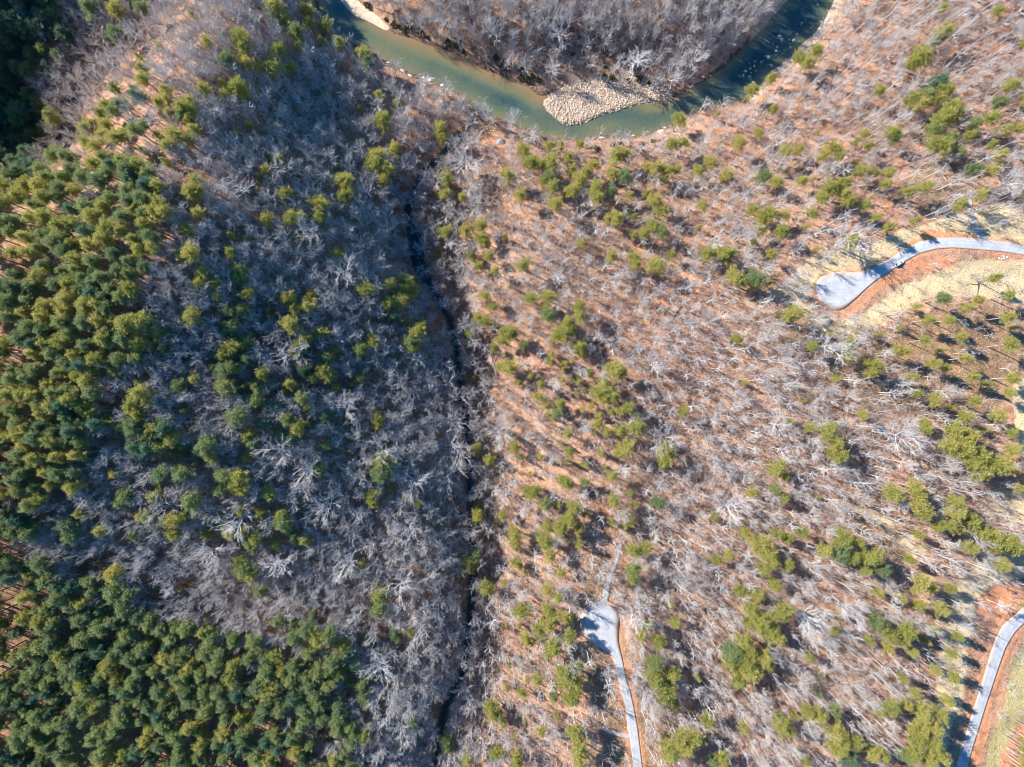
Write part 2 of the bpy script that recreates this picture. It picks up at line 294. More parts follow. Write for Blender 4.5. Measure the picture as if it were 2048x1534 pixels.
def road_mat(name, c, edge):
    t = NT(name); n = t.noise(0.25, 4); n2 = t.noise(3.0, 3); E = t.a('ShaderNodeVertexColor', layer_name='across'); s = t.a('ShaderNodeSeparateColor'); t.l(E.outputs[0], s.inputs[0])
    a = t.ramp(n, [(0.3, tuple(q * 0.86 for q in c)), (0.7, tuple(q * 1.08 for q in c))])
    a = t.mix(1.0, a, t.ramp(n2, [(0.35, (0.86, 0.86, 0.86)), (0.65, (1.1, 1.1, 1.1))]), 'MULTIPLY')
    tr = t.ramp(s.outputs[0], [(0, (0.84, 0.84, 0.84)), (0.2, (1.06, 1.06, 1.06)), (0.32, (0.9, 0.9, 0.92)), (0.5, (1.05, 1.05, 1.05)), (0.68, (0.9, 0.9, 0.92)), (0.8, (1.06, 1.06, 1.06)), (1, (0.84, 0.84, 0.84))])
    a = t.mix(0.8, a, t.mix(1.0, a, tr, 'MULTIPLY')); st = t.noise(0.6, 6, rough=0.75); a = t.mix(1.0, a, t.ramp(st, [(0.3, (0.72, 0.72, 0.74)), (0.45, (1, 1, 1)), (0.62, (1, 1, 1)), (0.75, (1.1, 1.08, 1.04))]), 'MULTIPLY'); ck = t.a('ShaderNodeTexVoronoi', feature='DISTANCE_TO_EDGE'); ck.inputs['Scale'].default_value = 0.22; t.l(t.geo.outputs['Position'], ck.inputs['Vector']); a = t.mix(t.ramp(ck.outputs['Distance'], [(0.0, (0.45, 0.45, 0.45)), (0.02, (0, 0, 0))]), a, (0.16, 0.16, 0.17))
    e = t.ramp(t.math('ADD', s.outputs[1], t.math('MULTIPLY', t.math('SUBTRACT', t.noise(0.7, 3), 0.5), 0.5)), [(0.62, (0, 0, 0)), (1.0, (1, 1, 1))])
    t.col(t.mix(e, a, edge)); t.b.inputs['Roughness'].default_value = 0.85; return t.m
M['asphalt'] = road_mat('pale_worn_asphalt', (0.37, 0.375, 0.38), (0.44, 0.32, 0.24))
M['gravel'] = road_mat('grey_gravel', (0.34, 0.335, 0.33), (0.36, 0.27, 0.20))
def water_mat(name, stops, rough=0.07):
    t = NT(name); D = t.a('ShaderNodeVertexColor', layer_name='depth'); s = t.a('ShaderNodeSeparateColor'); t.l(D.outputs[0], s.inputs[0])
    n = t.noise(0.06, 4); n2 = t.noise(0.5, 4); d = t.math('ADD', s.outputs[0], t.math('MULTIPLY', t.math('SUBTRACT', n, 0.5), 0.55)); d = t.math('ADD', d, t.math('MULTIPLY', t.math('SUBTRACT', n2, 0.5), 0.45))
    t.col(t.ramp(d, stops)); t.b.inputs['Roughness'].default_value = rough; t.b.inputs['Specular IOR Level'].default_value = 0.5
    t.bump(t.noise(1.2, 3), 0.15, 0.1); return t.m
M['river'] = water_mat('green_river_water', [(0.05, (0.21, 0.13, 0.06)), (0.25, (0.15, 0.125, 0.06)), (0.5, (0.105, 0.115, 0.062)), (0.8, (0.055, 0.082, 0.058)), (1.0, (0.03, 0.055, 0.05))])
M['creek'] = water_mat('dark_creek_water', [(0.1, (0.06, 0.055, 0.045)), (0.8, (0.025, 0.036, 0.04))], 0.25)
M['creek'].node_tree.nodes['Principled BSDF'].inputs['Specular IOR Level'].default_value = 0.25

# ------------------------------------------------------------------ ground sheet
def axis(a, step):
    c = np.arange(-a, a + step / 2, step); g = a; ext = []; s = step
    while g < 4500: s *= 1.5; g += s; ext.append(g)
    return np.r_[-np.array(ext)[::-1], c, np.array(ext)]
gx = axis(342, 1.2); gy = axis(272, 1.2); X, Y = np.meshgrid(gx, gy); x = X.ravel(); y = Y.ravel()
z, rd, dd, rv, cd = ground(x, y, True)
nx, ny = len(gx), len(gy); idx = np.arange(nx * ny).reshape(ny, nx)
F = np.stack([idx[:-1, :-1], idx[:-1, 1:], idx[1:, 1:], idx[1:, :-1]], -1).reshape(-1, 4)
gme = mesh_np('ground', np.stack([x, y, z], 1), F, M['ground'], smooth=True)
gpx, gpy = topx(x, y, z); jit = 2.2 * vnoise(x, y, 0.12, 21) + 1.2 * vnoise(x, y, 0.4, 22)
def pm(poly, soft=6.0):
    return sstep(-soft, soft, sd_poly(gpx, gpy, pp(poly), 40) + jit * 3)
STRAW = ['1600,548 1640,497 1690,488 1740,497 1765,478 1800,458 1845,453 1870,438 1920,428 1960,415 2048,410 2200,420 2200,500 2048,492 1950,474 1850,476 1800,500 1760,530 1650,548',
 '1535,585 1570,560 1600,535 1640,540 1622,600 1655,645 1700,640 1760,600 1830,560 1920,520 2048,515 2200,540 2200,610 2048,610 1960,590 1900,588 1850,605 1800,622 1770,652 1722,672 1660,672 1600,632',
 '2020,770 2060,740 2200,740 2200,960 2040,900', '1970,985 2048,985 2200,1000 2200,1060 2060,1060 2000,1035', '1925,1150 1960,1128 2048,1095 2200,1090 2200,1130 2048,1155 1990,1160 1955,1195 1938,1300 1925,1400 1900,1470 1880,1534 1850,1600 1870,1400 1885,1300 1900,1200',
 '1790,1080 1830,1060 1850,1100 1830,1120', '1700,1010 1780,1030 1800,1075 1760,1060']
RED = ['1695,636 1722,622 1762,582 1800,562 1850,547 1905,537 1932,512 1890,505 1850,512 1800,535 1750,567 1715,600 1680,634', '1815,478 1850,456 1900,460 1950,470 1900,474 1850,478', '1950,1225 1985,1180 2048,1165 2100,1160 2100,1190 2048,1210 1985,1255', '1990,1330 2010,1300 2030,1300 1985,1400 1960,1534 1935,1534 1975,1400', '1720,1318 1790,1300 1800,1312 1730,1330','1690,425 1730,420 1760,440 1720,440', '2020,1480 2060,1430 2100,1400 2150,1560 1990,1560', '1290,600 1330,590 1330,620', '1040,700 1090,710 1110,740 1060,740', '1190,1000 1230,1010 1225,1050 1195,1045']
MULCH = ['1254,1270 1268,1252 1290,1330 1300,1420 1322,1534 1330,1600 1292,1600 1286,1534 1270,1400', '1170,1300 1225,1320 1245,1400 1255,1534 1170,1534 1190,1420 1160,1360', '1170,1090 1225,1110 1215,1170 1195,1200 1170,1180', '1560,640 1720,680 1900,600 2048,620 2048,760 1950,860 1700,800 1600,720', '1700,1000 1800,1010 1850,1100 1800,1130 1720,1060', '1850,300 1960,330 1930,400 1850,430 1780,400']
GREEN = ['2060,1255 2020,1325 2008,1400 1992,1450 1965,1534 1940,1600 1985,1600 2030,1460 2070,1400 2200,1380 2200,1240']
m = lambda L: np.max([pm(q) for q in L], axis=0)
shoulder = sstep(-4.2, -0.6, rd + 1.1 * vnoise(x, y, 0.09, 33) + 0.7 * vnoise(x, y, 0.35, 34)) * (0.75 + 0.25 * vnoise(x, y, 0.07, 35)) + sstep(-1.2, 0.2, dd) * 0.7
straw, red, mulch, green = m(STRAW), m(RED) * (0.80 + 0.22 * vnoise(x, y, 0.15, 31)), m(MULCH) * 0.8, m(GREEN)
straw *= 1 - 0.0 * red
red = np.clip(np.maximum(red, shoulder * 0.62), 0, 1); straw *= (red < 0.75)
sand = sstep(-1.5, 1, sd_poly(x, y, SBAR) + 0.3 * jit); grav = sstep(-2, 2, sd_poly(x, y, BAR) + 0.5 * jit) + 0.6 * sstep(-7, -1, rv) * (gpx > 1500); wet = np.clip(sstep(4.0, 1.0, cd) * 0.75 + 0.65 * sstep(-3.0, 0, rv) * (grav < 0.3) * (sand < 0.3), 0, 1)  # wet: damp banks; beside the creek the dark tone also stands in for shade
for nm, a in (('cover_a', (straw, red, mulch, green)), ('cover_b', (sand, np.clip(grav, 0, 1), wet, np.ones_like(wet)))):
    at_ = gme.color_attributes.new(nm, 'FLOAT_COLOR', 'POINT'); at_.data.foreach_set('color', np.stack(a, 1).astype(np.float32).ravel())
tag(link('ground', gme), 'leaf covered forest ground of two wooded hillsides', kind='structure')

# ------------------------------------------------------------------ water
c = np.arange(-130, 260, 2.0); XX, YY = np.meshgrid(c, np.arange(100, 330, 2.0)); wx, wy = XX.ravel(), YY.ravel()
ws = sd_poly(wx, wy, RIVER, 30); ii = np.arange(len(wx)).reshape(XX.shape)
Q = np.stack([ii[:-1, :-1], ii[:-1, 1:], ii[1:, 1:], ii[1:, :-1]], -1).reshape(-1, 4); Q = Q[(ws[Q] > -4).any(1)]
used = np.unique(Q); re = np.zeros(len(wx), int); re[used] = np.arange(len(used))
wme = mesh_np('river', np.stack([wx[used], wy[used], np.zeros(len(used))], 1), re[Q], M['river'], smooth=True)
wpx, wpy = topx(wx[used], wy[used], 0.0)
south = sd_poly(wpx, wpy, pp('560,-140 690,60 800,110 900,140 1020,190 1100,245 1200,262 1300,232 1420,180 1520,60 1640,-140 1800,-140 1700,90 1500,230 1200,300 1000,260 600,120'), 60)
dep = np.clip(ws[used] / 11, 0, 1) * 0.75 + 0.35 * sstep(-15, 25, south) + 0.12 * (wpx > 1130) - 0.08
at_ = wme.color_attributes.new('depth', 'FLOAT_COLOR', 'POINT'); at_.data.foreach_set('color', np.repeat(np.clip(dep, 0, 1)[:, None], 4, 1).astype(np.float32).ravel())
tag(link('river', wme), 'shallow green river bending round a gravel bar', kind='structure')
P = resample(CREEK[1:], 240); s = np.linspace(0, 1, 240)
L0 = np.r_[0, np.cumsum(np.linalg.norm(np.diff(CREEK[1:], axis=0), axis=1))]; cz = np.interp(s * L0[-1], L0, CREEKZ[1:]); cw = np.interp(s * L0[-1], L0, CREEKW[1:]) * (1 + 0.25 * vnoise(s * 300, s, 0.3, 4))
tn = np.gradient(P, axis=0); tn /= np.linalg.norm(tn, axis=1)[:, None]; nn = np.c_[-tn[:, 1], tn[:, 0]]
vv = np.concatenate([np.c_[P + nn * cw[:, None] * k, cz - 0.18] for k in (-1.3, -0.5, 0.5, 1.3)]); ii = np.arange(240 * 4).reshape(4, 240)
cme = mesh_np('creek', vv, np.stack([ii[:-1, :-1], ii[:-1, 1:], ii[1:, 1:], ii[1:, :-1]], -1).reshape(-1, 4), M['creek'], smooth=True)
at_ = cme.color_attributes.new('depth', 'FLOAT_COLOR', 'POINT'); at_.data.foreach_set('color', np.repeat(np.repeat([0.2, 0.9, 0.9, 0.2], 240)[:, None], 4, 1).astype(np.float32).ravel())
tag(link('creek', cme), 'narrow dark creek at the foot of the shaded hillside', kind='structure')

# ------------------------------------------------------------------ roads
for nm, lab, mat in (('upper_road', 'pale asphalt lane ending in a round turning circle beside the straw clearing', 'asphalt'), ('lower_road', 'pale asphalt lane ending in a round turning circle near the bottom', 'asphalt'), ('corner_road', 'pale asphalt road curving through the lower right corner', 'asphalt'),
                     ('upper_drive', 'short gravel drive joining the upper lane', 'gravel'), ('lower_drive', 'gravel track leaving the lower turning circle', 'gravel'), ('side_drive', 'short grey gravel spur beside the lower lane', 'gravel')):
    a, b = ROADS[nm]; n = len(a); k = 9; f = np.linspace(0, 1, k)
    g = a[None] * (1 - f)[:, None, None] + b[None] * f[:, None, None]; gz = base(g[..., 0].ravel(), g[..., 1].ravel()) + (0.05 if 'road' in nm else 0.03)
    lift = 0.06 * (1 - (2 * f - 1) ** 2); gz = gz + np.repeat(lift, n)
    top = np.c_[g.reshape(-1, 2), gz]; ii = np.arange(n * k).reshape(k, n)
    skirt = []
    fa = np.stack([ii[:-1, :-1], ii[1:, :-1], ii[1:, 1:], ii[:-1, 1:]], -1).reshape(-1, 4)
    lowa = np.c_[a, gz.reshape(k, n)[0] - 0.3]; lowb = np.c_[b, gz.reshape(k, n)[-1] - 0.3]; o0 = n * k
    ia = np.arange(n - 1)
    sk1 = np.stack([ii[0, :-1], ii[0, 1:], o0 + ia + 1, o0 + ia], -1); sk2 = np.stack([ii[-1, 1:], ii[-1, :-1], o0 + n + ia, o0 + n + ia + 1], -1)
    me = mesh_np(nm, np.r_[top, lowa, lowb], np.r_[fa, sk1, sk2], M[mat])
    e = np.r_[np.repeat(np.abs(2 * f - 1), n), np.ones(2 * n)]; ac = np.r_[np.repeat(f, n), np.zeros(2 * n)]
    ends = np.tile(np.minimum(1, np.r_[np.ones(2), np.zeros(n - 2)]), k)
    at_ = me.color_attributes.new('across', 'FLOAT_COLOR', 'POINT'); at_.data.foreach_set('color', np.stack([ac, e, e, np.ones_like(e)], 1).astype(np.float32).ravel())
    tag(link(nm, me), lab, kind='structure')

# ------------------------------------------------------------------ plant builders (unit meshes built once, shared by every copy)
def tube(pts, rad, sides=3, cap=False):
    pts = V(pts); n = len(pts); rad = np.broadcast_to(V(rad), (n,)); t = np.gradient(pts, axis=0); t /= np.linalg.norm(t, axis=1)[:, None] + 1e-9
    ref = np.where(np.abs(t[:, 2:3]) > 0.9, V([1, 0, 0]), V([0, 0, 1])); u = np.cross(t, ref); u /= np.linalg.norm(u, axis=1)[:, None]; w = np.cross(t, u)
    an = np.arange(sides) * 2 * math.pi / sides
    v = pts[:, None] + rad[:, None, None] * (np.cos(an)[None, :, None] * u[:, None] + np.sin(an)[None, :, None] * w[:, None])
    i = np.arange(n * sides).reshape(n, sides); j = np.roll(i, -1, 1)
    return v.reshape(-1, 3), np.stack([i[:-1], j[:-1], j[1:], i[1:]], -1).reshape(-1, 4)
class Bag:
    def __init__(s): s.v = []; s.q = []; s.t = []; s.n = 0
    def quad(s, v, f): s.v.append(v); s.q.append(f + s.n); s.n += len(v)
    def tri(s, v, f): s.v.append(v); s.t.append(f + s.n); s.n += len(v)
    def arrays(s):
        return np.concatenate(s.v), (np.concatenate(s.q) if s.q else np.zeros((0, 4), int)), (np.concatenate(s.t) if s.t else np.zeros((0, 3), int))
def joined(name, parts):         # parts: (bag, material)
    vs_, fs_, mi = [], [], []; off = 0; qs = []; ts = []; mq = []; mt = []
    for k, (b, _) in enumerate(parts):
        v, q, t = b.arrays(); vs_.append(v); qs.append(q + off); ts.append(t + off); mq += [k] * len(q); mt += [k] * len(t); off += len(v)
    return mesh_np(name, np.concatenate(vs_), [np.concatenate(qs), np.concatenate(ts)], [p[1] for p in parts], mq + mt)
def blades(centres, dirs, length, width, r):
    n = len(centres); d = dirs / (np.linalg.norm(dirs, axis=1)[:, None] + 1e-9); side = np.cross(d, r.normal(size=(n, 3))); side /= np.linalg.norm(side, axis=1)[:, None] + 1e-9
    L = (length * r.uniform(0.7, 1.25, n))[:, None]; Wd = (width * r.uniform(0.7, 1.3, n))[:, None]
    a = centres - side * Wd * 0.5; b = centres + d * L * 0.55 + side * Wd * 0.6; c_ = centres + d * L; e = centres + d * L * 0.5 - side * Wd * 0.6
    v = np.stack([a, e, c_, b], 1).reshape(-1, 3); i = np.arange(n * 4).reshape(n, 4); return v, i
def pine_proto(seed, h, R, cb, conical=0.0, tufts=230):
    r = np.random.default_rng(seed); tr = Bag(); cr = Bag()
    n = 9; zz = np.linspace(-0.6, h * 0.97, n); bend = r.normal(0, 0.012 * h, 2); k = (np.clip(zz, 0, None) / h)
    pts = np.c_[bend[0] * np.sin(k * 3), bend[1] * np.sin(k * 2.4), zz]; rad = 0.017 * h * (1 - 0.85 * k) + 0.03
    tr.quad(*tube(pts, rad, 6)); top = lambda q: V([np.interp(q, zz, pts[:, 0]), np.interp(q, zz, pts[:, 1]), q])
    C, D = [], []; nb = int(tufts / 4.6); lob = r.uniform(0, 6.28, 3)
    for b in range(nb):
        u = (b + r.uniform()) / nb; zc = h * (cb + (0.97 - cb) * u); a = b * 2.39996 + r.normal(0, 0.3)
        prof = (1 - conical) * math.sin(math.pi * min(1, 0.22 + 0.78 * u)) ** 0.6 + conical * (1.02 - u)
        ln = R * max(0.18, prof) * r.uniform(0.62, 1.08) * (1 + 0.22 * math.sin(2 * a + lob[0]) + 0.16 * math.sin(3 * a + lob[1]))
        o = top(zc * 0.96); rise = r.uniform(0.05, 0.5) * ln + 0.12 * h * (1 - conical) * u * 0.3
        tip = o + V([math.cos(a) * ln, math.sin(a) * ln, rise]); mid = (o + tip) / 2 - V([0, 0, 0.06 * ln])
        cr.quad(*tube([o, mid, tip], [0.07, 0.045, 0.02], 3))
        for q in np.linspace(0.30, 1.0, 5 if ln > 0.5 * R else 3):
            p = o + (tip - o) * q + r.normal(0, 0.16 * R * 0.55, 3) * V([1, 1, 0.6]); C.append(p); D.append(tip - o)
    C.append(top(h)); D.append(V([0, 0, 1])); C = V(C); D = V(D)
    nb_ = 22; sc = R / 3.6; base_ = np.repeat(C, nb_, 0) + r.normal(0, 0.29 * sc, (len(C) * nb_, 3)); dr = r.normal(size=base_.shape); dr[:, 2] = np.abs(dr[:, 2]) * 0.8 + 0.1
    Dn = np.repeat(D / np.linalg.norm(D, axis=1)[:, None], nb_, 0); cr.quad(*blades(base_, dr + 0.5 * Dn, 0.60 * sc, 0.145 * sc, r)); return tr, cr
def bare_proto(seed, h, R, fork=0.45, limbs=9, thick=1.0, lv=(6, 5, 2), leader=True, sides=3, tw=0.03):
    r = np.random.default_rng(seed); tr = Bag(); cr = Bag(); rt = 0.0145 * h * thick + 0.03
    zt = np.linspace(-0.6, h * (fork + 0.15), 6); kk = np.clip(zt, 0, None) / h; bx, by = r.normal(0, 0.02 * h, 2)
    pts = np.c_[bx * kk * kk * 3, by * kk * kk * 3, zt]; tr.quad(*tube(pts, rt * (1 - 0.5 * kk / max(kk)), 6)); topp = pts[-1]
    def branch(o, d, ln, rad, level, up_):
        ns = (5, 4, 3, 2)[level]; p = [o]; dd_ = d / np.linalg.norm(d)
        for k in range(ns - 1):
            dd_ = dd_ + r.normal(0, 0.11, 3) + V([0, 0, up_]); dd_ /= np.linalg.norm(dd_); p.append(p[-1] + dd_ * ln / (ns - 1))
        p = V(p); rr = np.linspace(rad, rad * (0.38 if level < 3 else 0.25), ns); cr.quad(*tube(p, rr, sides))
        if level < len(lv):
            for k in range(lv[level]):
                q = r.uniform(0.28, 1.0) * (ns - 1.001); i = int(q); b = p[i] + (p[i + 1] - p[i]) * (q - i); ax = p[i + 1] - p[i]; ax /= np.linalg.norm(ax)
                s = np.cross(ax, r.normal(size=3)); s /= np.linalg.norm(s); an = r.uniform(0.35, 0.8)
                branch(b, ax * math.cos(an) + s * math.sin(an), ln * r.uniform(0.36, 0.6), max(rad * 0.55, tw), level + 1, up_ * 0.8)
    for k in range(limbs):
        u = (k + 0.5) / limbs; zc = h * (fork + 0.16 * u); a = k * 2.39996 + r.normal(0, 0.4); o = V([np.interp(zc, zt, pts[:, 0]), np.interp(zc, zt, pts[:, 1]), zc])
        el = math.radians(10 + 62 * u + r.normal(0, 8)); ln = min(R * r.uniform(0.8, 1.1) / max(0.35, math.cos(el)), (h - zc) * 1.15)
        branch(o, V([math.cos(a) * math.cos(el), math.sin(a) * math.cos(el), math.sin(el)]), ln, rt * r.uniform(0.46, 0.70), 0, 0.10)
    if leader: branch(topp, V([r.normal(0, 0.15), r.normal(0, 0.15), 1]), (h - topp[2]) * 0.95, rt * 0.55, 0, 0.1)
    return tr, cr
PINES = []
for k, (h, R, cb, con, tf, mk) in enumerate([(19, 3.9, 0.60, 0.10, 205, 'needle_yellow'), (20, 3.6, 0.63, 0.0, 190, 'needle_yellow'), (17, 3.4, 0.52, 0.25, 185, 'needle_yellow'), (9, 2.4, 0.22, 0.75, 170, 'needle_yellow'),
                                    (19, 3.9, 0.60, 0.05, 260, 'needle_mid'), (20, 3.6, 0.62, 0.1, 240, 'needle_mid'), (17, 3.4, 0.50, 0.3, 230, 'needle_mid'), (8, 2.2, 0.2, 0.75, 160, 'needle_mid'),
                                    (18, 4.0, 0.45, 0.1, 270, 'needle_dark'), (16, 3.4, 0.4, 0.3, 240, 'needle_dark')]):
    t_, c_ = pine_proto(100 + k, h, R, cb, con, tf); PINES.append(dict(h=h, R=R, trunk=joined('pine_trunk', [(t_, M['pine_bark'])]), crown=joined('pine_crown', [(c_, M[mk])]), whole=joined('pine_tree', [(t_, M['pine_bark']), (c_, M[mk])])))
BARES = []
for k, (h, R, fk, lm, th, mk) in enumerate([(18, 4.6, 0.42, 12, 1.0, 'pale_bark'), (19, 4.2, 0.48, 11, 1.0, 'pale_bark'), (17, 5.0, 0.36, 13, 1.05, 'pale_bark'), (20, 3.8, 0.52, 11, 0.95, 'pale_bark'), (16, 4.4, 0.40, 12, 0.95, 'pale_bark'), (18, 4.8, 0.45, 13, 1.0, 'pale_bark'), (18, 5.2, 0.30, 10, 1.15, 'white_bark'), (16, 4.6, 0.34, 9, 1.1, 'white_bark'), (18, 2.6, 0.50, 8, 0.9, 'pale_bark'), (19, 2.4, 0.55, 7, 0.9, 'white_bark'), (18, 2.9, 0.45, 9, 0.85, 'pale_bark'), (17, 2.5, 0.5, 8, 0.9, 'white_bark')]):
    t_, c_ = bare_proto(200 + k, h, R, fk, lm, th, **({} if k < 8 else dict(lv=(4, 3), tw=0.028))); BARES.append(dict(h=h, R=R, trunk=joined('bare_trunk', [(t_, M[mk])]), crown=joined('bare_crown', [(c_, M[mk])]), whole=joined('bare_tree', [(t_, M[mk]), (c_, M[mk])])))
SAPS = []
for k in range(6):
    t_, c_ = bare_proto(300 + k, 7, 1.9, 0.3, 6, 0.75, (4, 3), tw=0.029); SAPS.append(joined('sapling', [(t_, M['twig']), (c_, M['twig'])]))
BRUSH = []
for k in range(4):
    t_, c_ = bare_proto(340 + k, 1.6, 1.0, 0.08, 8, 0.9, (4,), leader=False); BRUSH.append(joined('brush', [(t_, M['brown_twig']), (c_, M['brown_twig'])]))
SHRUBS = []
for k in range(4):
    r = np.random.default_rng(400 + k); cr = Bag(); n = 420; d = r.normal(size=(n, 3)); d[:, 2] = np.abs(d[:, 2]); d /= np.linalg.norm(d, axis=1)[:, None]
    rr = (0.55 + 0.45 * r.uniform(size=n)) * (1 + 0.3 * np.sin(3 * np.arctan2(d[:, 1], d[:, 0]) + k)); cc = d * rr[:, None] * V([1.5, 1.5, 1.7]) + V([0, 0, 0.2]); cr.quad(*blades(cc, d + r.normal(0, 0.6, (n, 3)), 0.42, 0.30, r))
    st = Bag()
    for q in range(5):
        a = q * 1.26; st.quad(*tube([(0, 0, -0.4), (0.3 * math.cos(a), 0.3 * math.sin(a), 0.6), (0.8 * math.cos(a), 0.8 * math.sin(a), 1.3)], [0.06, 0.05, 0.02], 4))
    SHRUBS.append((joined('shrub_stems', [(st, M['pine_bark'])]), joined('shrub_leaves', [(cr, M['shrub'])])))

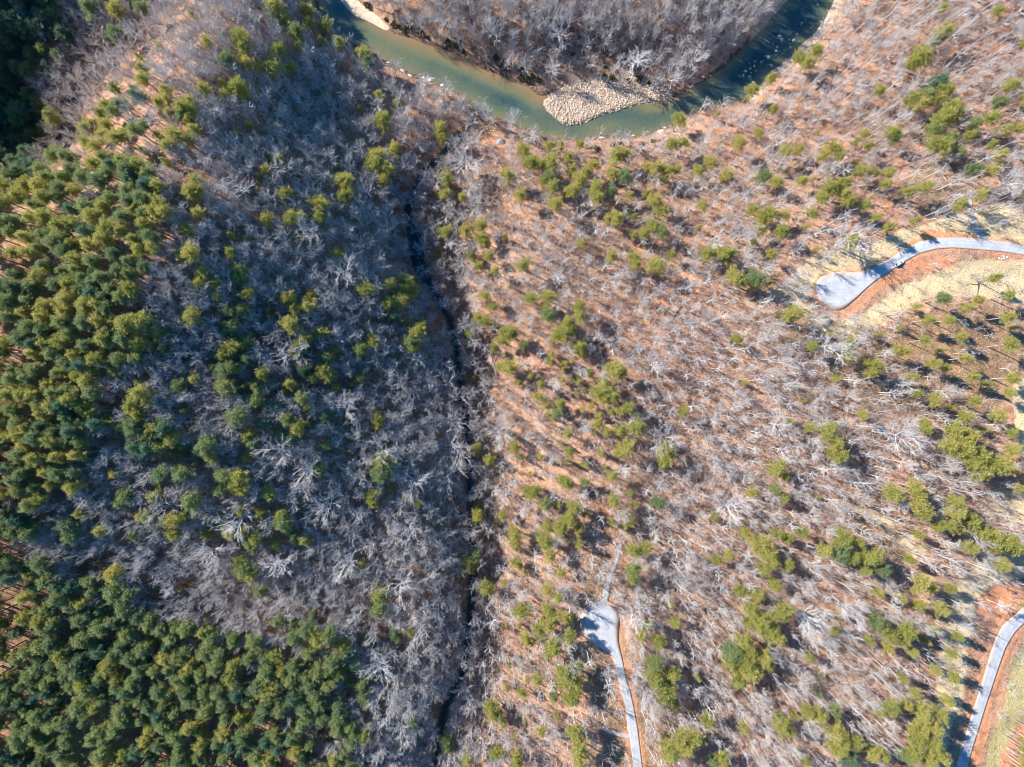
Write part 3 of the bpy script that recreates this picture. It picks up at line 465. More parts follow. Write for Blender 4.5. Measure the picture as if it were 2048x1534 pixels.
# ------------------------------------------------------------------ where every tree stands
PINE_PX = V([tuple(map(float, e.split(','))) for e in """20,37,24 44,54,21 68,54,24 6,13,14 177,13,21 232,20,19 227,64,17 105,23,14 58,5,10 85,97,14 280,13,14 30,215,31 10,201,17 32,244,17 82,254,12
51,225,21 82,283,9 49,299,14 5,239,15 228,174,12 273,109,7 283,133,14 287,160,15 268,177,10 273,191,15 309,83,7 211,208,15 239,208,17 225,222,15
198,225,12 167,252,21 181,246,14 170,283,15 208,249,15 205,269,14 232,273,17 191,293,17 205,314,14 246,273,14 269,259,17 287,249,10 329,179,14
336,198,12 317,206,12 338,225,12 362,211,17 379,201,14 382,222,15 379,239,15 362,228,14 386,256,15 348,266,17 358,273,14 377,276,14 331,290,15
345,287,12 311,266,9 321,317,9 280,297,10 406,179,15 447,191,10 475,174,19 488,184,14 444,164,9 413,82,12 481,75,19 485,97,15 451,117,17 492,126,17
539,136,21 580,136,14 557,99,15 596,93,10 591,61,17 615,44,12 649,51,17 642,82,10 676,83,14 567,37,14 543,13,21 608,10,17 379,23,9 495,246,10
471,264,9 519,259,7 533,307,10 529,338,15 519,353,10 516,379,7 553,317,15 567,386,15 635,406,19 635,430,15 686,358,17 686,393,15 673,334,7 580,434,17
598,430,12 529,437,15 457,468,10 488,475,9 587,471,9 676,505,15 457,502,14 389,362,14 379,379,17 393,382,15 386,396,14 393,423,15 372,457,14
386,468,12 379,505,21 358,512,14 311,369,14 726,105,17 733,119,14 758,189,12 764,235,17 767,249,14 793,208,10 880,252,15 883,269,14 789,293,14
794,304,10 746,324,21 767,338,19 753,307,17 767,358,15 692,369,15 699,386,15 719,215,7 893,355,15 890,386,15 924,394,10 893,464,15 931,461,15
962,451,15 962,475,14 969,485,12 1010,471,7 1016,348,19 1047,300,15 1061,324,17 1040,389,15 1098,290,12 1122,287,9 1102,324,19 1078,328,14 1136,311,12
1098,355,15 1105,372,15 1085,362,10 1112,406,17 1143,338,12 1160,355,17 1146,379,17 1133,386,10 1160,287,10 1187,328,15 1174,341,14 1194,372,17
1194,393,17 1222,382,14 1225,345,15 1249,352,17 1232,311,17 1249,304,15 1259,389,10 1232,434,19 1215,437,10 1269,430,9 1163,485,12 1222,512,14
1269,516,14 1293,386,10 1293,331,10 1290,464,14 1269,468,10 941,512,12 979,512,12 880,502,9 1310,233,11 1362,237,16 1511,173,16 1548,149,13
1603,109,16 1617,124,16 1636,98,15 1763,178,13 1548,217,11 1559,241,5 1438,224,7 1884,16,11 1993,23,13 1884,65,22 1877,80,15 1844,113,26 1825,127,16
1880,160,22 1895,178,20 1858,186,20 1847,204,18 1829,193,16 1877,197,16 1913,215,22 1898,226,22 1884,241,22 1873,255,18 1906,273,18 1873,284,20
1895,292,18 1920,303,13 1957,244,16 1990,233,18 2026,169,18 2001,204,15 2015,255,16 2041,255,11 1942,270,13 1986,288,11 2008,306,15 1953,336,16
1986,339,16 1964,387,15 1922,409,15 1791,262,16 1796,273,13 1519,266,11 1482,281,16 1347,288,15 1369,284,11 1424,321,15 1398,339,13 1354,339,11
1314,336,18 1332,339,15 1329,354,11 1457,346,16 1530,350,16 1559,361,16 1599,295,13 1573,299,16 1665,295,18 1650,310,16 1679,310,13 1639,262,7
1723,339,15 1745,343,11 1756,346,9 1782,343,15 1774,367,13 1822,381,13 1855,370,16 1807,379,7 1606,361,13 1577,339,7 1628,357,7 1661,376,24
1646,394,16 1698,401,16 1690,387,15 1687,365,18 1730,409,13 1625,427,13 1614,451,9 1508,416,13 1541,425,20 1526,432,15 1570,430,13 1522,458,13
1566,462,18 1508,485,11 1637,498,7 1705,485,18 1544,509,13 1833,440,11 1778,452,13 1416,507,18 1449,504,20 1460,507,13 1343,507,11 1310,398,18
1321,420,15 1307,449,15 1325,463,15 1405,409,11 1402,452,7 1730,270,11 1738,292,11 1716,281,9 1716,321,7 1752,434,11 1467,552,18 1485,564,15
1511,555,21 1514,573,10 1540,565,9 1452,520,10 1590,625,21 1576,634,15 1558,628,9 1476,677,13 1628,691,13 1661,669,9 1702,687,15 1699,715,16
1754,731,18 1743,746,15 1731,725,12 1678,757,10 1762,669,12 1806,652,10 1842,612,12 1860,639,15 1903,639,15 1891,596,15 1936,615,16 1960,599,12
1998,553,12 2021,590,12 2018,634,18 1925,672,15 1851,681,13 1810,702,16 1793,699,13 1892,700,10 2026,690,19 1933,718,15 1872,725,18 1895,737,13
1828,754,13 1948,754,15 1983,768,12 2030,757,18 2021,784,13 1837,787,15 1873,798,18 1948,803,15 1907,816,10 1936,834,15 2001,832,18 1725,828,12
1609,801,7 1495,766,7 1584,842,10 1854,845,12 2036,655,9 393,564,15 430,564,12 475,541,17 475,554,14 403,544,14 430,590,12 492,585,15 574,595,17
615,609,19 587,616,15 622,590,12 536,619,9 382,631,19 454,621,15 481,619,15 457,653,17 577,646,19 611,674,17 645,664,14 594,698,17 529,674,9
461,691,17 492,681,14 444,708,17 461,711,14 492,718,14 427,735,12 447,739,19 468,735,12 521,749,15 386,759,12 355,771,14 447,773,19 461,773,12
488,773,10 509,773,14 577,769,15 567,783,10 604,742,15 625,756,12 652,718,15 649,746,17 659,752,14 669,776,10 509,800,17 533,811,14 604,797,17
615,814,10 669,701,10 369,821,10 471,834,21 386,858,9 410,893,21 420,910,14 492,872,14 505,886,14 522,845,14 574,838,15 594,855,17 560,869,12
580,875,12 652,834,14 693,848,12 618,848,9 652,891,12 492,916,12 393,927,10 639,940,14 536,985,15 608,1002,10 471,957,21 444,951,17 478,978,17
440,978,17 362,947,21 321,947,19 379,1005,21 304,995,17 246,992,17 235,1005,14 225,947,14 273,783,21 259,807,19 290,800,17 273,828,17 259,852,21
239,855,14 328,855,21 345,879,17 317,893,17 293,893,21 263,893,19 300,862,17 341,906,10 369,910,9 365,896,9 309,918,5 211,841,14 218,660,17 252,646,21
280,643,21 300,643,15 314,667,15 338,670,15 222,684,17 246,677,19 273,684,19 290,691,15 211,705,15 235,718,17 266,718,17 324,698,12 225,739,14
779,568,14 810,561,17 803,578,14 820,575,15 776,605,15 803,602,17 817,595,12 786,633,14 810,643,10 732,578,15 726,595,5 831,664,17 841,650,15
820,681,15 827,694,14 745,681,15 721,698,15 720,756,12 704,769,9 755,841,14 755,852,10 762,923,22 759,947,21 769,937,17 745,992,15 745,1005,14
778,981,9 836,1009,10 668,1007,7 957,530,12 991,541,10 1046,530,15 1022,570,4 971,592,12 986,612,10 954,633,14 971,643,14 1063,595,15 1097,592,15
1090,609,12 1097,629,17 1159,612,14 1159,633,15 1135,643,14 1128,664,22 1114,670,14 1142,660,14 1159,694,17 1162,705,12 1272,527,15 1313,530,21
1015,664,19 1005,681,14 1029,667,10 988,694,10 1048,691,10 940,667,12 1019,732,21 1002,735,12 1104,705,9 1101,722,12 1131,725,9 1145,722,7 1125,737,8
1179,746,10 1159,763,10 1142,752,7 1230,739,22 1244,746,15 1125,759,9 1060,752,10 1036,764,10 1082,768,10 947,754,9 1207,766,14 1203,783,21
1224,793,17 1210,800,15 1169,778,6 1154,788,7 1186,812,9 1077,793,12 1094,811,12 1121,807,12 1114,828,14 1096,829,7 1166,821,7 1258,814,15 1241,821,12
1224,821,10 1200,831,10 1196,848,12 1213,862,12 1189,865,7 1272,855,22 1241,862,14 1254,893,21 1237,906,12 1135,869,12 1111,852,5 1121,887,7
1029,893,14 1025,872,10 1138,903,12 1135,923,8 1172,930,10 1203,906,10 950,899,15 978,920,15 1043,916,9 1080,913,10 1210,934,5 1224,954,14 1128,961,15
1138,973,10 1171,966,10 1063,985,17 1049,981,10 1077,980,10 1227,1002,14 1272,1012,9 1316,1005,17 1333,906,24 1330,923,17 1148,1012,14 1090,1009,15
1118,1012,10 1060,947,5 954,1012,9 1261,988,10 1369,823,12 1620,855,12 1658,862,22 1673,888,19 1682,912,19 1663,905,12 1558,938,24 1572,953,12
1553,979,14 1570,996,14 1505,984,12 1639,993,7 1857,857,17 1917,862,24 1898,890,22 1931,895,29 1945,871,19 1965,914,24 1945,924,19 1965,948,22
2008,933,26 1988,924,24 2024,864,12 2027,900,17 1974,859,10 2041,977,12 1788,986,22 1835,977,19 1840,991,17 1845,1015,24 1850,1029,17 1917,1005,19
1917,1024,22 1902,1053,17 1950,1044,22 1876,1055,13 1917,1060,12 1840,1070,12 1988,1072,22 2012,1087,24 2032,1096,24 1993,1091,22 1969,1067,19
2008,1130,17 1945,1096,17 1431,1036,10 1491,1067,14 1520,1087,24 1539,1106,22 1529,1139,17 1548,1125,19 1577,1134,14 1553,1173,17 1457,1108,12
1431,1118,12 1577,1077,14 1606,1065,14 1553,1067,14 1692,1082,26 1682,1106,24 1654,1103,19 1706,1115,19 1740,1120,24 1768,1139,17 1735,1142,14
1754,1111,17 1721,1087,14 1821,1120,12 1845,1168,22 1864,1177,12 1902,1177,14 1759,1187,13 1804,1197,12 1888,1221,19 1917,1273,12 1481,1182,14
1515,1192,17 1505,1221,19 1567,1225,24 1524,1244,22 1539,1264,24 1558,1278,19 1496,1244,14 1491,1283,19 1467,1307,24 1491,1326,29 1505,1350,24
1462,1326,19 1529,1321,22 1481,1364,19 1500,1302,19 1539,1331,14 1319,1283,17 1309,1326,19 1309,1355,22 1347,1350,19 1328,1374,26 1333,1393,22
1352,1412,12 1352,1247,14 1343,1213,9 1398,1359,10 1682,1233,10 1668,1259,11 1754,1244,19 1768,1254,19 1783,1273,19 1816,1264,22 1807,1283,14
1869,1259,14 1855,1285,10 1740,1283,12 1778,1297,14 1826,1302,12 1902,1307,12 1840,1211,14 1620,1316,12 1871,1340,12 1907,1355,14 1807,1359,12
1831,1388,12 1649,1359,7 1644,1393,10 1620,1426,17 1644,1436,19 1673,1426,14 1596,1436,10 1783,1417,22 1759,1426,12 1816,1412,14 1850,1426,22
1888,1436,19 1902,1407,14 1845,1465,22 1874,1460,19 1567,1455,24 1582,1465,14 1419,1445,17 1491,1457,12 1677,1474,29 1692,1488,24 1716,1488,17
1682,1503,24 1749,1508,17 1768,1512,17 1835,1488,24 1869,1493,24 1826,1512,19 1888,1517,19 1859,1522,19 1362,1484,24 1343,1508,24 1376,1503,22
1390,1479,19 1429,1527,14 1448,1524,17 1611,1522,12 1326,1479,7 1706,1527,19 1811,1512,14 955,1032,16 1005,1032,13 725,1128,10 758,1190,20 756,1216,18
767,1183,11 939,1124,18 950,1113,15 935,1142,18 974,1179,18 790,1263,13 796,1281,9 822,1263,11 734,1281,11 657,1274,18 686,1292,16 690,1307,18
708,1329,15 745,1344,11 701,1362,11 723,1366,15 726,1388,13 730,1410,11 728,1468,16 703,1479,15 675,1439,18 675,1461,16 825,1444,11 891,1487,16
895,1497,13 935,1519,16 1030,1069,18 1030,1087,13 1030,1100,9 1032,1126,13 1041,1139,9 1052,1150,7 1094,1054,15 1094,1087,18 1082,1080,11 1100,1113,15
1122,1054,18 1140,1043,18 1126,1043,13 1144,1021,15 1162,1058,11 1155,1065,11 1173,1032,9 1158,1089,11 1133,1084,7 1074,1073,7 1122,1146,11
1094,1179,13 1118,1197,16 1008,1168,9 1045,1223,18 1096,1219,16 1104,1238,16 1096,1252,15 1126,1234,15 1140,1238,11 1078,1263,16 1052,1278,15
1060,1285,11 1038,1256,7 1140,1278,18 1107,1296,20 1100,1307,15 1005,1259,5 1133,1351,22 1155,1336,15 1126,1369,15 1155,1369,16 1140,1399,18
1107,1395,11 1111,1402,9 1151,1388,13 1074,1362,13 1056,1366,7 1045,1389,11 1014,1382,9 1019,1335,7 983,1417,18 1001,1435,11 1005,1450,9 986,1432,13
1115,1439,7 1082,1466,11 1049,1443,7 1153,1468,18 1158,1490,18 1162,1508,16 1140,1465,11 994,1505,15 1034,1516,15 1034,1527,15 1158,1523,18
1030,1479,7 1226,1047,10 1265,1036,10 1265,1051,9 1250,1056,10 1268,1102,15 1292,1097,15 1268,1142,18 1268,1161,15 1294,1252,15 1283,1274,11
128,1052,21 135,1073,17 154,1029,14 81,1033,7 62,1048,10 194,1064,16 264,1073,12 292,1033,16 341,1041,19 361,1038,12 278,1029,12 341,1069,14
410,1071,12 438,1034,10 459,1066,16 452,1052,14 518,1027,14 480,1020,14 563,1045,19 560,1031,14 574,1055,12 490,1062,14 511,1073,17 501,1090,14
549,1087,14 588,1076,12 609,1081,16 570,1132,10 480,1121,12 487,1139,19 501,1149,17 518,1180,14 309,1184,5 361,1180,7 337,1113,6 174,1163,16
222,1149,19 222,1187,24 191,1127,9 626,1226,10 553,1243,16 584,1247,12 612,1261,16""".split()])
DENSE = ['0,335 40,335 70,322 115,300 170,325 200,318 225,312 260,310 310,330 325,370 328,410 338,445 300,495 290,530 280,560 250,590 232,632 205,655 200,700 190,755 185,845 165,905 150,975 60,1010 60,1090 -130,1090 -130,335',
         '-130,1090 65,1105 85,1153 165,1178 210,1145 255,1195 262,1237 300,1230 370,1240 400,1257 435,1278 522,1274 557,1292 612,1252 661,1274 675,1300 680,1350 700,1430 715,1534 720,1660 -130,1660']
HOLES = [(498, 1348, 28), (655, 1495, 22), (25, 1290, 22), (300, 590, 18), (360, 470, 25), (640, 1310, 14)]
def inside(px, py, poly): return sd_poly(px, py, pp(poly), 5) > 0
def darts(n, dmin, dens, seed, taken=None, box=(-130, 2178, -130, 1664)):   # random points kept at least dmin(px) apart
    r = np.random.default_rng(seed); X = r.uniform(box[0], box[1], n); Y = r.uniform(box[2], box[3], n); keep = r.uniform(size=n) < dens(X, Y); X, Y = X[keep], Y[keep]
    cell = dmin; g = {}; out = []
    def near(x, y, d):
        k = int(math.ceil(d / cell)); i, j = int(x // cell), int(y // cell)
        for a in range(i - k, i + k + 1):
            for b in range(j - k, j + k + 1):
                for (u, v, w) in g.get((a, b), ()):
                    if (u - x) ** 2 + (v - y) ** 2 < (max(d, w)) ** 2: return True
        return False
    for (u, v, w) in (taken if taken is not None else []): g.setdefault((int(u // cell), int(v // cell)), []).append((u, v, w))
    for x, y in zip(X, Y):
        if not near(x, y, dmin): g.setdefault((int(x // cell), int(y // cell)), []).append((x, y, dmin)); out.append((x, y))
    return V(out).reshape(-1, 2)
BGRID = """57788888750158889999999840367777 46888877773025544468885501467777 58878877888620121125665036775776 24645668888888641000036777654556 13323678999999787655677665654345 11112378999998876555666644431124
00000179999996765566665443210112 00000179999998755677764543200000 00001489999987765677765421000000 00012689999977765566777741000000 00014779999998664445788885210000 00146678899999653124688888520000
11356788899999763224788888632100 12345788899999764223788887644220 11455578999999775212687777766421 24664478999999675313788867633342 46776578899998675414787677521222 24688888999998675415887576421112
01268888999998676516887567631110 00015788999998675304785377542100 01000123568998675212774376332000 00000012147998775103654576332000 00000000036898675310477666742000 00000000025887675210377665641000""".split()
BG = V([[int(ch) for ch in row] for row in BGRID])
def bdens(px, py):
    u = np.clip(px / 64 - 0.5, 0, 30.999); v = np.clip(py / 64 - 0.5, 0, 22.999); i = u.astype(int); j = v.astype(int); a = u - i; b = v - j
    return ((BG[j, i] * (1 - a) + BG[j, i + 1] * a) * (1 - b) + (BG[j + 1, i] * (1 - a) + BG[j + 1, i + 1] * a) * b) / 9
def camp(px, py): return inside(px, py, '955,240 985,232 1012,228 1022,262 1018,296 985,300 960,272')
def densepine(px, py):
    d = np.zeros(len(px))
    for q in DENSE: d = np.maximum(d, inside(px, py, q))
    for hx, hy, hr in HOLES: d *= (np.hypot(px - hx, py - hy) > hr)
    return d
taken = [(a, b, c * 0.95 + 6) for a, b, c in PINE_PX]
DP = darts(14000, 19.5, densepine, 11, taken); DP = np.c_[DP, rng.uniform(12, 17, len(DP))]
TL = darts(900, 24, lambda X, Y: inside(X, Y, '-60,-60 70,-60 130,40 120,120 40,160 -60,150') * 0.55 + inside(X, Y, '-60,170 60,180 110,230 90,300 20,325 -60,320') * 0.8, 14, taken, box=(-60, 140, -60, 330)); TL = np.c_[TL, rng.uniform(12, 17, len(TL))]
OUTP = darts(1500, 34, lambda X, Y: 0.5 * ((X < -5) | (X > 2055) | (Y < -5) | (Y > 1540)) * (densepine(X, Y) == 0) * ~((Y < -5) & (X > 560) & (X < 1760)), 12); OUTP = np.c_[OUTP, rng.uniform(11, 17, len(OUTP))]
CRN = darts(900, 11, lambda X, Y: inside(X, Y, '2050,1490 2090,1440 2170,1400 2170,1660 2020,1660 2050,1580') * 1.0, 13, box=(2000, 2178, 1380, 1664)); CRN = np.c_[CRN, rng.uniform(7, 9, len(CRN))]
AP = np.concatenate([PINE_PX, DP, TL, OUTP, CRN]); px, py, pr = AP.T
_gz = at(px, py, 14.0)[2]; R = pr * (HC - _gz - 14) * TAN / 1024 * np.where(px > 930, 1.0, 1.08); plantation = densepine(px, py) > 0; R = np.where(plantation, R * 1.15, R); R = np.where(px > 1540, R * 0.9, R); R = np.where((px > 1760) & (py > 600) & (py < 830), R * 0.85, R)
h = np.clip(6.5 + 3.0 * R, 8, 20.5) + rng.uniform(-1, 1, len(R)); h = np.where((px > 1540) & (R > 2.2), np.clip(h + 3, 15, 21), h); h = np.where(plantation, np.clip(h + 2, 16, 21), h); h[-len(CRN):] = rng.uniform(17, 21, len(CRN))
ax_, ay_, az_ = at(px, py, h * 0.82)
var = np.zeros(len(px), int)
for i in range(len(px)):
    small = R[i] < 2.5 and h[i] < 14
    if px[i] > 930 or (py[i] < 620 and px[i] > 300): yel = 0.93  # needle tint by region: greener on the left, standing in for shade and haze
    elif plantation[i]: yel = 0.18 if py[i] > 1080 else 0.40
    else: yel = 0.45
    fam = 0 if random.random() < yel else (1 if random.random() < (0.88 if px[i] < 930 else 0.92) else 2)
    if px[i] < 130 and py[i] < 330: fam = 2 if random.random() < 0.6 else 1  # darker needles in this corner put the valley's shade into the colour
    var[i] = (3 if fam == 0 else 7) if small else (random.choice((0, 1, 2)) if fam == 0 else random.choice((4, 5, 6)) if fam == 1 else random.choice((8, 9)))
okp = (sd_poly(ax_, ay_, RIVER) < 1.5) & (road_sd(ax_, ay_) < -0.8)
PD = dict(px=px, py=py, R=R, h=h, x=ax_, y=ay_, z=az_, var=var, ok=okp)

HERO = V(pp('''1025,236,17 963,212,17 1040,205,10 893,176,15 930,322,30 1122,62,28 1270,122,24 1450,112,22 1392,118,20 1340,150,20 985,128,20 890,40,24 880,722,22 890,768,24 908,802,24 898,842,24 907,896,30 905,945,22 620,940,25 690,810,24 760,900,26 655,1010,24 560,900,24 600,700,26 690,540,26 620,470,24 780,450,22 560,330,24 480,380,26 1000,860,20 1330,880,24 1460,1010,24 1310,730,22 1560,850,24 1800,870,26 1620,1240,26 1690,1210,24 1270,1230,26 1860,640,0 1660,690,24 1690,700,22 1760,640,0 1490,470,24 1700,480,26 2030,360,26 1290,1390,22 1150,1330,18 1130,1280,16 480,1040,26 420,1100,24 560,1130,26 330,1010,24 830,960,24 820,1060,24 800,1170,26 840,1260,22 760,1330,24 700,1120,26'''))
HERO = HERO[HERO[:, 2] > 1]
taken = [(a, b, c * 0.75 + 4) for a, b, c in AP[:, :3]] + [(a, b, c + 6) for a, b, c in HERO]
openp = '1040,690 1110,690 1200,770 1255,850 1245,900 1262,1000 1245,1060 1180,1060 1190,960 1130,860'
BT = darts(30000, 19, lambda X, Y: bdens(X, Y) ** 0.8 * np.where((X > 1000) & ~((Y < 140) & (X < 1550)), 0.72, 1.0), 21, taken)
br = np.where(BT[:, 0] < 960, rng.uniform(10.5, 15, len(BT)), rng.uniform(8, 14, len(BT)))
BK = darts(6000, 14, lambda X, Y: inside(X, Y, '1385,150 1440,105 1490,60 1540,0 1560,-60 1500,-60 1460,20 1400,80 1340,130') * 0.9 + inside(X, Y, '800,-10 1450,-10 1400,60 1250,62 1130,55 1000,40 850,12') * 0.9, 23, taken); BT = np.r_[BT, BK]; br = np.r_[br, rng.uniform(11, 15, len(BK))]
BT = np.concatenate([HERO, np.c_[BT, br]]); px, py, pr = BT.T; _gz = at(px, py, 12.0)[2]; R = pr * (HC - _gz - 12) * TAN / 1024
h = np.clip(8 + 2.1 * R + rng.uniform(-1.5, 1.5, len(R)), 9, 20); h = np.where((px > 1500) & (R > 3), np.clip(h + 2, 15, 21), h)
var = rng.integers(0, 6, len(px)); var[:len(HERO)] = rng.integers(0, 6, len(HERO)); var[[0, 1, 2, 3, 5, 7, 9]] = [6, 7, 7, 6, 6, 7, 6]
white = (px > 1400) & (rng.uniform(size=len(px)) < 0.35); var = np.where(white, rng.integers(6, 8, len(px)), var)
h = np.where((py < 75) & (px > 800) & (px < 1560), rng.uniform(18, 22, len(px)), h); slim = (px > 960) & (rng.uniform(size=len(px)) < 0.6) & ~((py < 140) & (px < 1550)); slim[:len(HERO)] = False; var = np.where(slim, rng.integers(8, 12, len(px)), var); R = np.where(slim, R * 0.72, R); h = np.where(slim, np.clip(h + 3, 12, 19), h)
bx_, by_, bz_ = at(px, py, h * 0.7)
okb = (sd_poly(bx_, by_, RIVER) < -1.0) & (road_sd(bx_, by_) < -2.0) & (drive_sd(bx_, by_) < -1) & (d_line(bx_, by_, CREEK)[0] > 1.4) & ~camp(px, py)
BD = dict(px=px, py=py, R=R, h=h, x=bx_, y=by_, z=bz_, var=var, ok=okb)
print('pines', okp.sum(), 'bare', okb.sum())

# ------------------------------------------------------------------ scatter object for everything past the first 300 of a kind
def scatter(name, label, cat, meshes, x, y, z, rz, scl, var):
    src = bpy.data.collections.new(name + '_source')
    for k, me in enumerate(meshes):
        o = bpy.data.objects.new('%s_source_%02d' % (name, k), me); src.objects.link(o)
    me = bpy.data.meshes.new(name); n = len(x); me.vertices.add(n); me.vertices.foreach_set('co', np.stack([x, y, z], 1).astype(np.float32).ravel())
    a = me.attributes.new('turn', 'FLOAT_VECTOR', 'POINT'); a.data.foreach_set('vector', np.c_[np.zeros((n, 2)) if np.ndim(rz) == 1 else rz[:, :2], rz if np.ndim(rz) == 1 else rz[:, 2]].astype(np.float32).ravel())
    a = me.attributes.new('size', 'FLOAT_VECTOR', 'POINT'); a.data.foreach_set('vector', scl.astype(np.float32).ravel())
    a = me.attributes.new('pick', 'INT', 'POINT'); a.data.foreach_set('value', np.asarray(var, np.int32))
    o = link(name, me); g = bpy.data.node_groups.new(name, 'GeometryNodeTree'); g.interface.new_socket('Geometry', in_out='INPUT', socket_type='NodeSocketGeometry'); g.interface.new_socket('Geometry', in_out='OUTPUT', socket_type='NodeSocketGeometry')
    N = g.nodes.new; i = N('NodeGroupInput'); out = N('NodeGroupOutput'); ins = N('GeometryNodeInstanceOnPoints'); ci = N('GeometryNodeCollectionInfo'); ci.inputs[0].default_value = src; ci.inputs[1].default_value = True; ci.inputs[2].default_value = True
    def att(nm, ty):
        q = N('GeometryNodeInputNamedAttribute'); q.data_type = ty; q.inputs[0].default_value = nm; return q.outputs[0]
    e2r = N('FunctionNodeEulerToRotation')
    L = g.links.new; L(i.outputs[0], ins.inputs['Points']); L(ci.outputs[0], ins.inputs['Instance']); ins.inputs['Pick Instance'].default_value = True
    L(att('pick', 'INT'), ins.inputs['Instance Index']); L(att('turn', 'FLOAT_VECTOR'), e2r.inputs[0]); L(e2r.outputs[0], ins.inputs['Rotation']); L(att('size', 'FLOAT_VECTOR'), ins.inputs['Scale']); L(ins.outputs[0], out.inputs[0])
    md = o.modifiers.new('scatter', 'NODES'); md.node_group = g
    tag(o, label, cat, kind='stuff'); return o

# ------------------------------------------------------------------ labels for single trees
MARKS = [('the white car', 1797, 527), ('the upper turning circle', 1672, 581), ('the lower turning circle', 1208, 1245), ('the red clay bank', 1800, 565), ('the gravel bar', 1180, 212), ('the creek mouth', 925, 275), ('the ring of stumps', 983, 253),
         ('the blue tarp', 1088, 103), ('the square clay pit', 1811, 1074), ('the orange dead pine', 625, 1296), ('the corner road', 1950, 1420), ('the upper gravel drive', 1945, 430), ('the corner road bend', 2000, 1260), ('the gravel spur', 1230, 1467),
         ('the dark creek pool', 832, 500), ('the forked fallen tree', 990, 740), ('the pale sandbar', 725, 28), ('the lower gravel track', 1228, 1135), ('the top left corner of the photo', 40, 40), ('the top right corner of the photo', 2010, 40),
         ('the bottom left corner of the photo', 40, 1500), ('the middle of the left edge', 20, 760), ('the middle of the right edge', 2030, 780), ('the middle of the bottom edge', 1024, 1510), ('the centre of the photo', 1024, 767), ('the left brown gap', 365, 470),
         ('the largest boulder', 1001, 286), ('the rocky riffle', 1580, 110), ('the shed on the far bank', 1160, 91), ('the long white fallen log', 1595, 1369), ('the lower left hollow', 498, 1348), ('the two dark crossing logs', 1350, 630), ('the lower right grassy bank', 2025, 1370), ('the upper left hollow', 90, 280)]
MP = V([(a, b) for _, a, b in MARKS]); ORD = ['nearest', 'second nearest', 'third nearest', 'fourth nearest', 'fifth nearest', 'sixth nearest']
DIRS = ['right of', 'upper-right of', 'above', 'upper-left of', 'left of', 'lower-left of', 'below', 'lower-right of']
def tree_labels(px, py, adj, noun):
    d = np.hypot(px[:, None] - MP[None, :, 0], py[:, None] - MP[None, :, 1]); k = d.argmin(1); res = [None] * len(px); buckets = {}
    for i in range(len(px)):
        m_ = k[i]; an = math.atan2(-(py[i] - MP[m_, 1]), px[i] - MP[m_, 0]); s_ = int(round(an / (math.pi / 4))) % 8; buckets.setdefault((m_, s_, adj[i]), []).append((d[i, m_], i))
    for (m_, s_, ad), lst in buckets.items():
        lst.sort(); 
        for r_, (dist, i) in enumerate(lst):
            where = '%s %s' % (DIRS[s_], MARKS[m_][0])
            if len(lst) == 1: res[i] = ('large %s %s %s' % (ad, noun, where), False)
            elif r_ < 6: res[i] = ('large %s %s, %s %s' % (ad, noun, ORD[r_], where), False)
            else: res[i] = ('large %s %s farther out %s' % (ad, noun, where), True)
    return res
def plant(D, protos, name, noun, cat, adjs, part2, gname, n_single=300):
    inview = D['ok'] & (D['px'] > 4) & (D['px'] < 2044) & (D['py'] > 4) & (D['py'] < 1530)
    order = np.argsort(-np.where(inview, D['R'] + 1e-3 * D['h'], -1))[:n_single]; single = np.zeros(len(D['px']), bool); single[order] = True
    labs = tree_labels(D['px'][order], D['py'][order], [adjs(v) for v in D['var'][order]], noun)
    rot = rng.uniform(0, 6.283, len(D['px'])); first = {}
    for i, (lab, shared) in zip(order, labs):
        p = protos[D['var'][i]]; sx = D['R'][i] / p['R']; sz = D['h'][i] / p['h']
        t = empty(name, (D['x'][i], D['y'][i], D['z'][i]), rot[i]); t.scale = (sx, sx, sz)
        if D['var'][i] not in first:
            first[D['var'][i]] = (link('trunk', p['trunk'], t), link(part2, p['crown'], t))
        else:
            for src in first[D['var'][i]]:
                c_ = src.copy(); COL.objects.link(c_); c_.parent = t
        tag(t, lab, cat, gname)
    rest = D['ok'] & ~single; i = np.nonzero(rest)[0]
    pr_ = np.array([q['R'] for q in protos])[D['var'][i]]; ph = np.array([q['h'] for q in protos])[D['var'][i]]
    return i, rot, np.stack([D['R'][i] / pr_, D['R'][i] / pr_, D['h'][i] / ph], 1)
i, rot, scl = plant(PD, PINES, 'pine_tree', 'pine', 'pine tree', lambda v: 'yellow-green' if v < 4 else 'mid-green' if v < 8 else 'dark green', 'crown', 'pine trees growing over the hillsides')
scatter('pine_stand', 'smaller pines that fill the stands between the large ones', 'pine trees', [p['whole'] for p in PINES], PD['x'][i], PD['y'][i], PD['z'][i], rot[i], scl, PD['var'][i])
i, rot, scl = plant(BD, BARES, 'bare_tree', 'leafless tree', 'bare tree', lambda v: 'white-barked' if v in (6, 7) else 'slender' if v > 7 else 'grey', 'crown', 'leafless trees growing over the hillsides')
scatter('bare_woodland', 'smaller leafless grey trees that fill the wood between the large ones', 'bare trees', [p['whole'] for p in BARES], BD['x'][i], BD['y'][i], BD['z'][i], rot[i], scl, BD['var'][i])

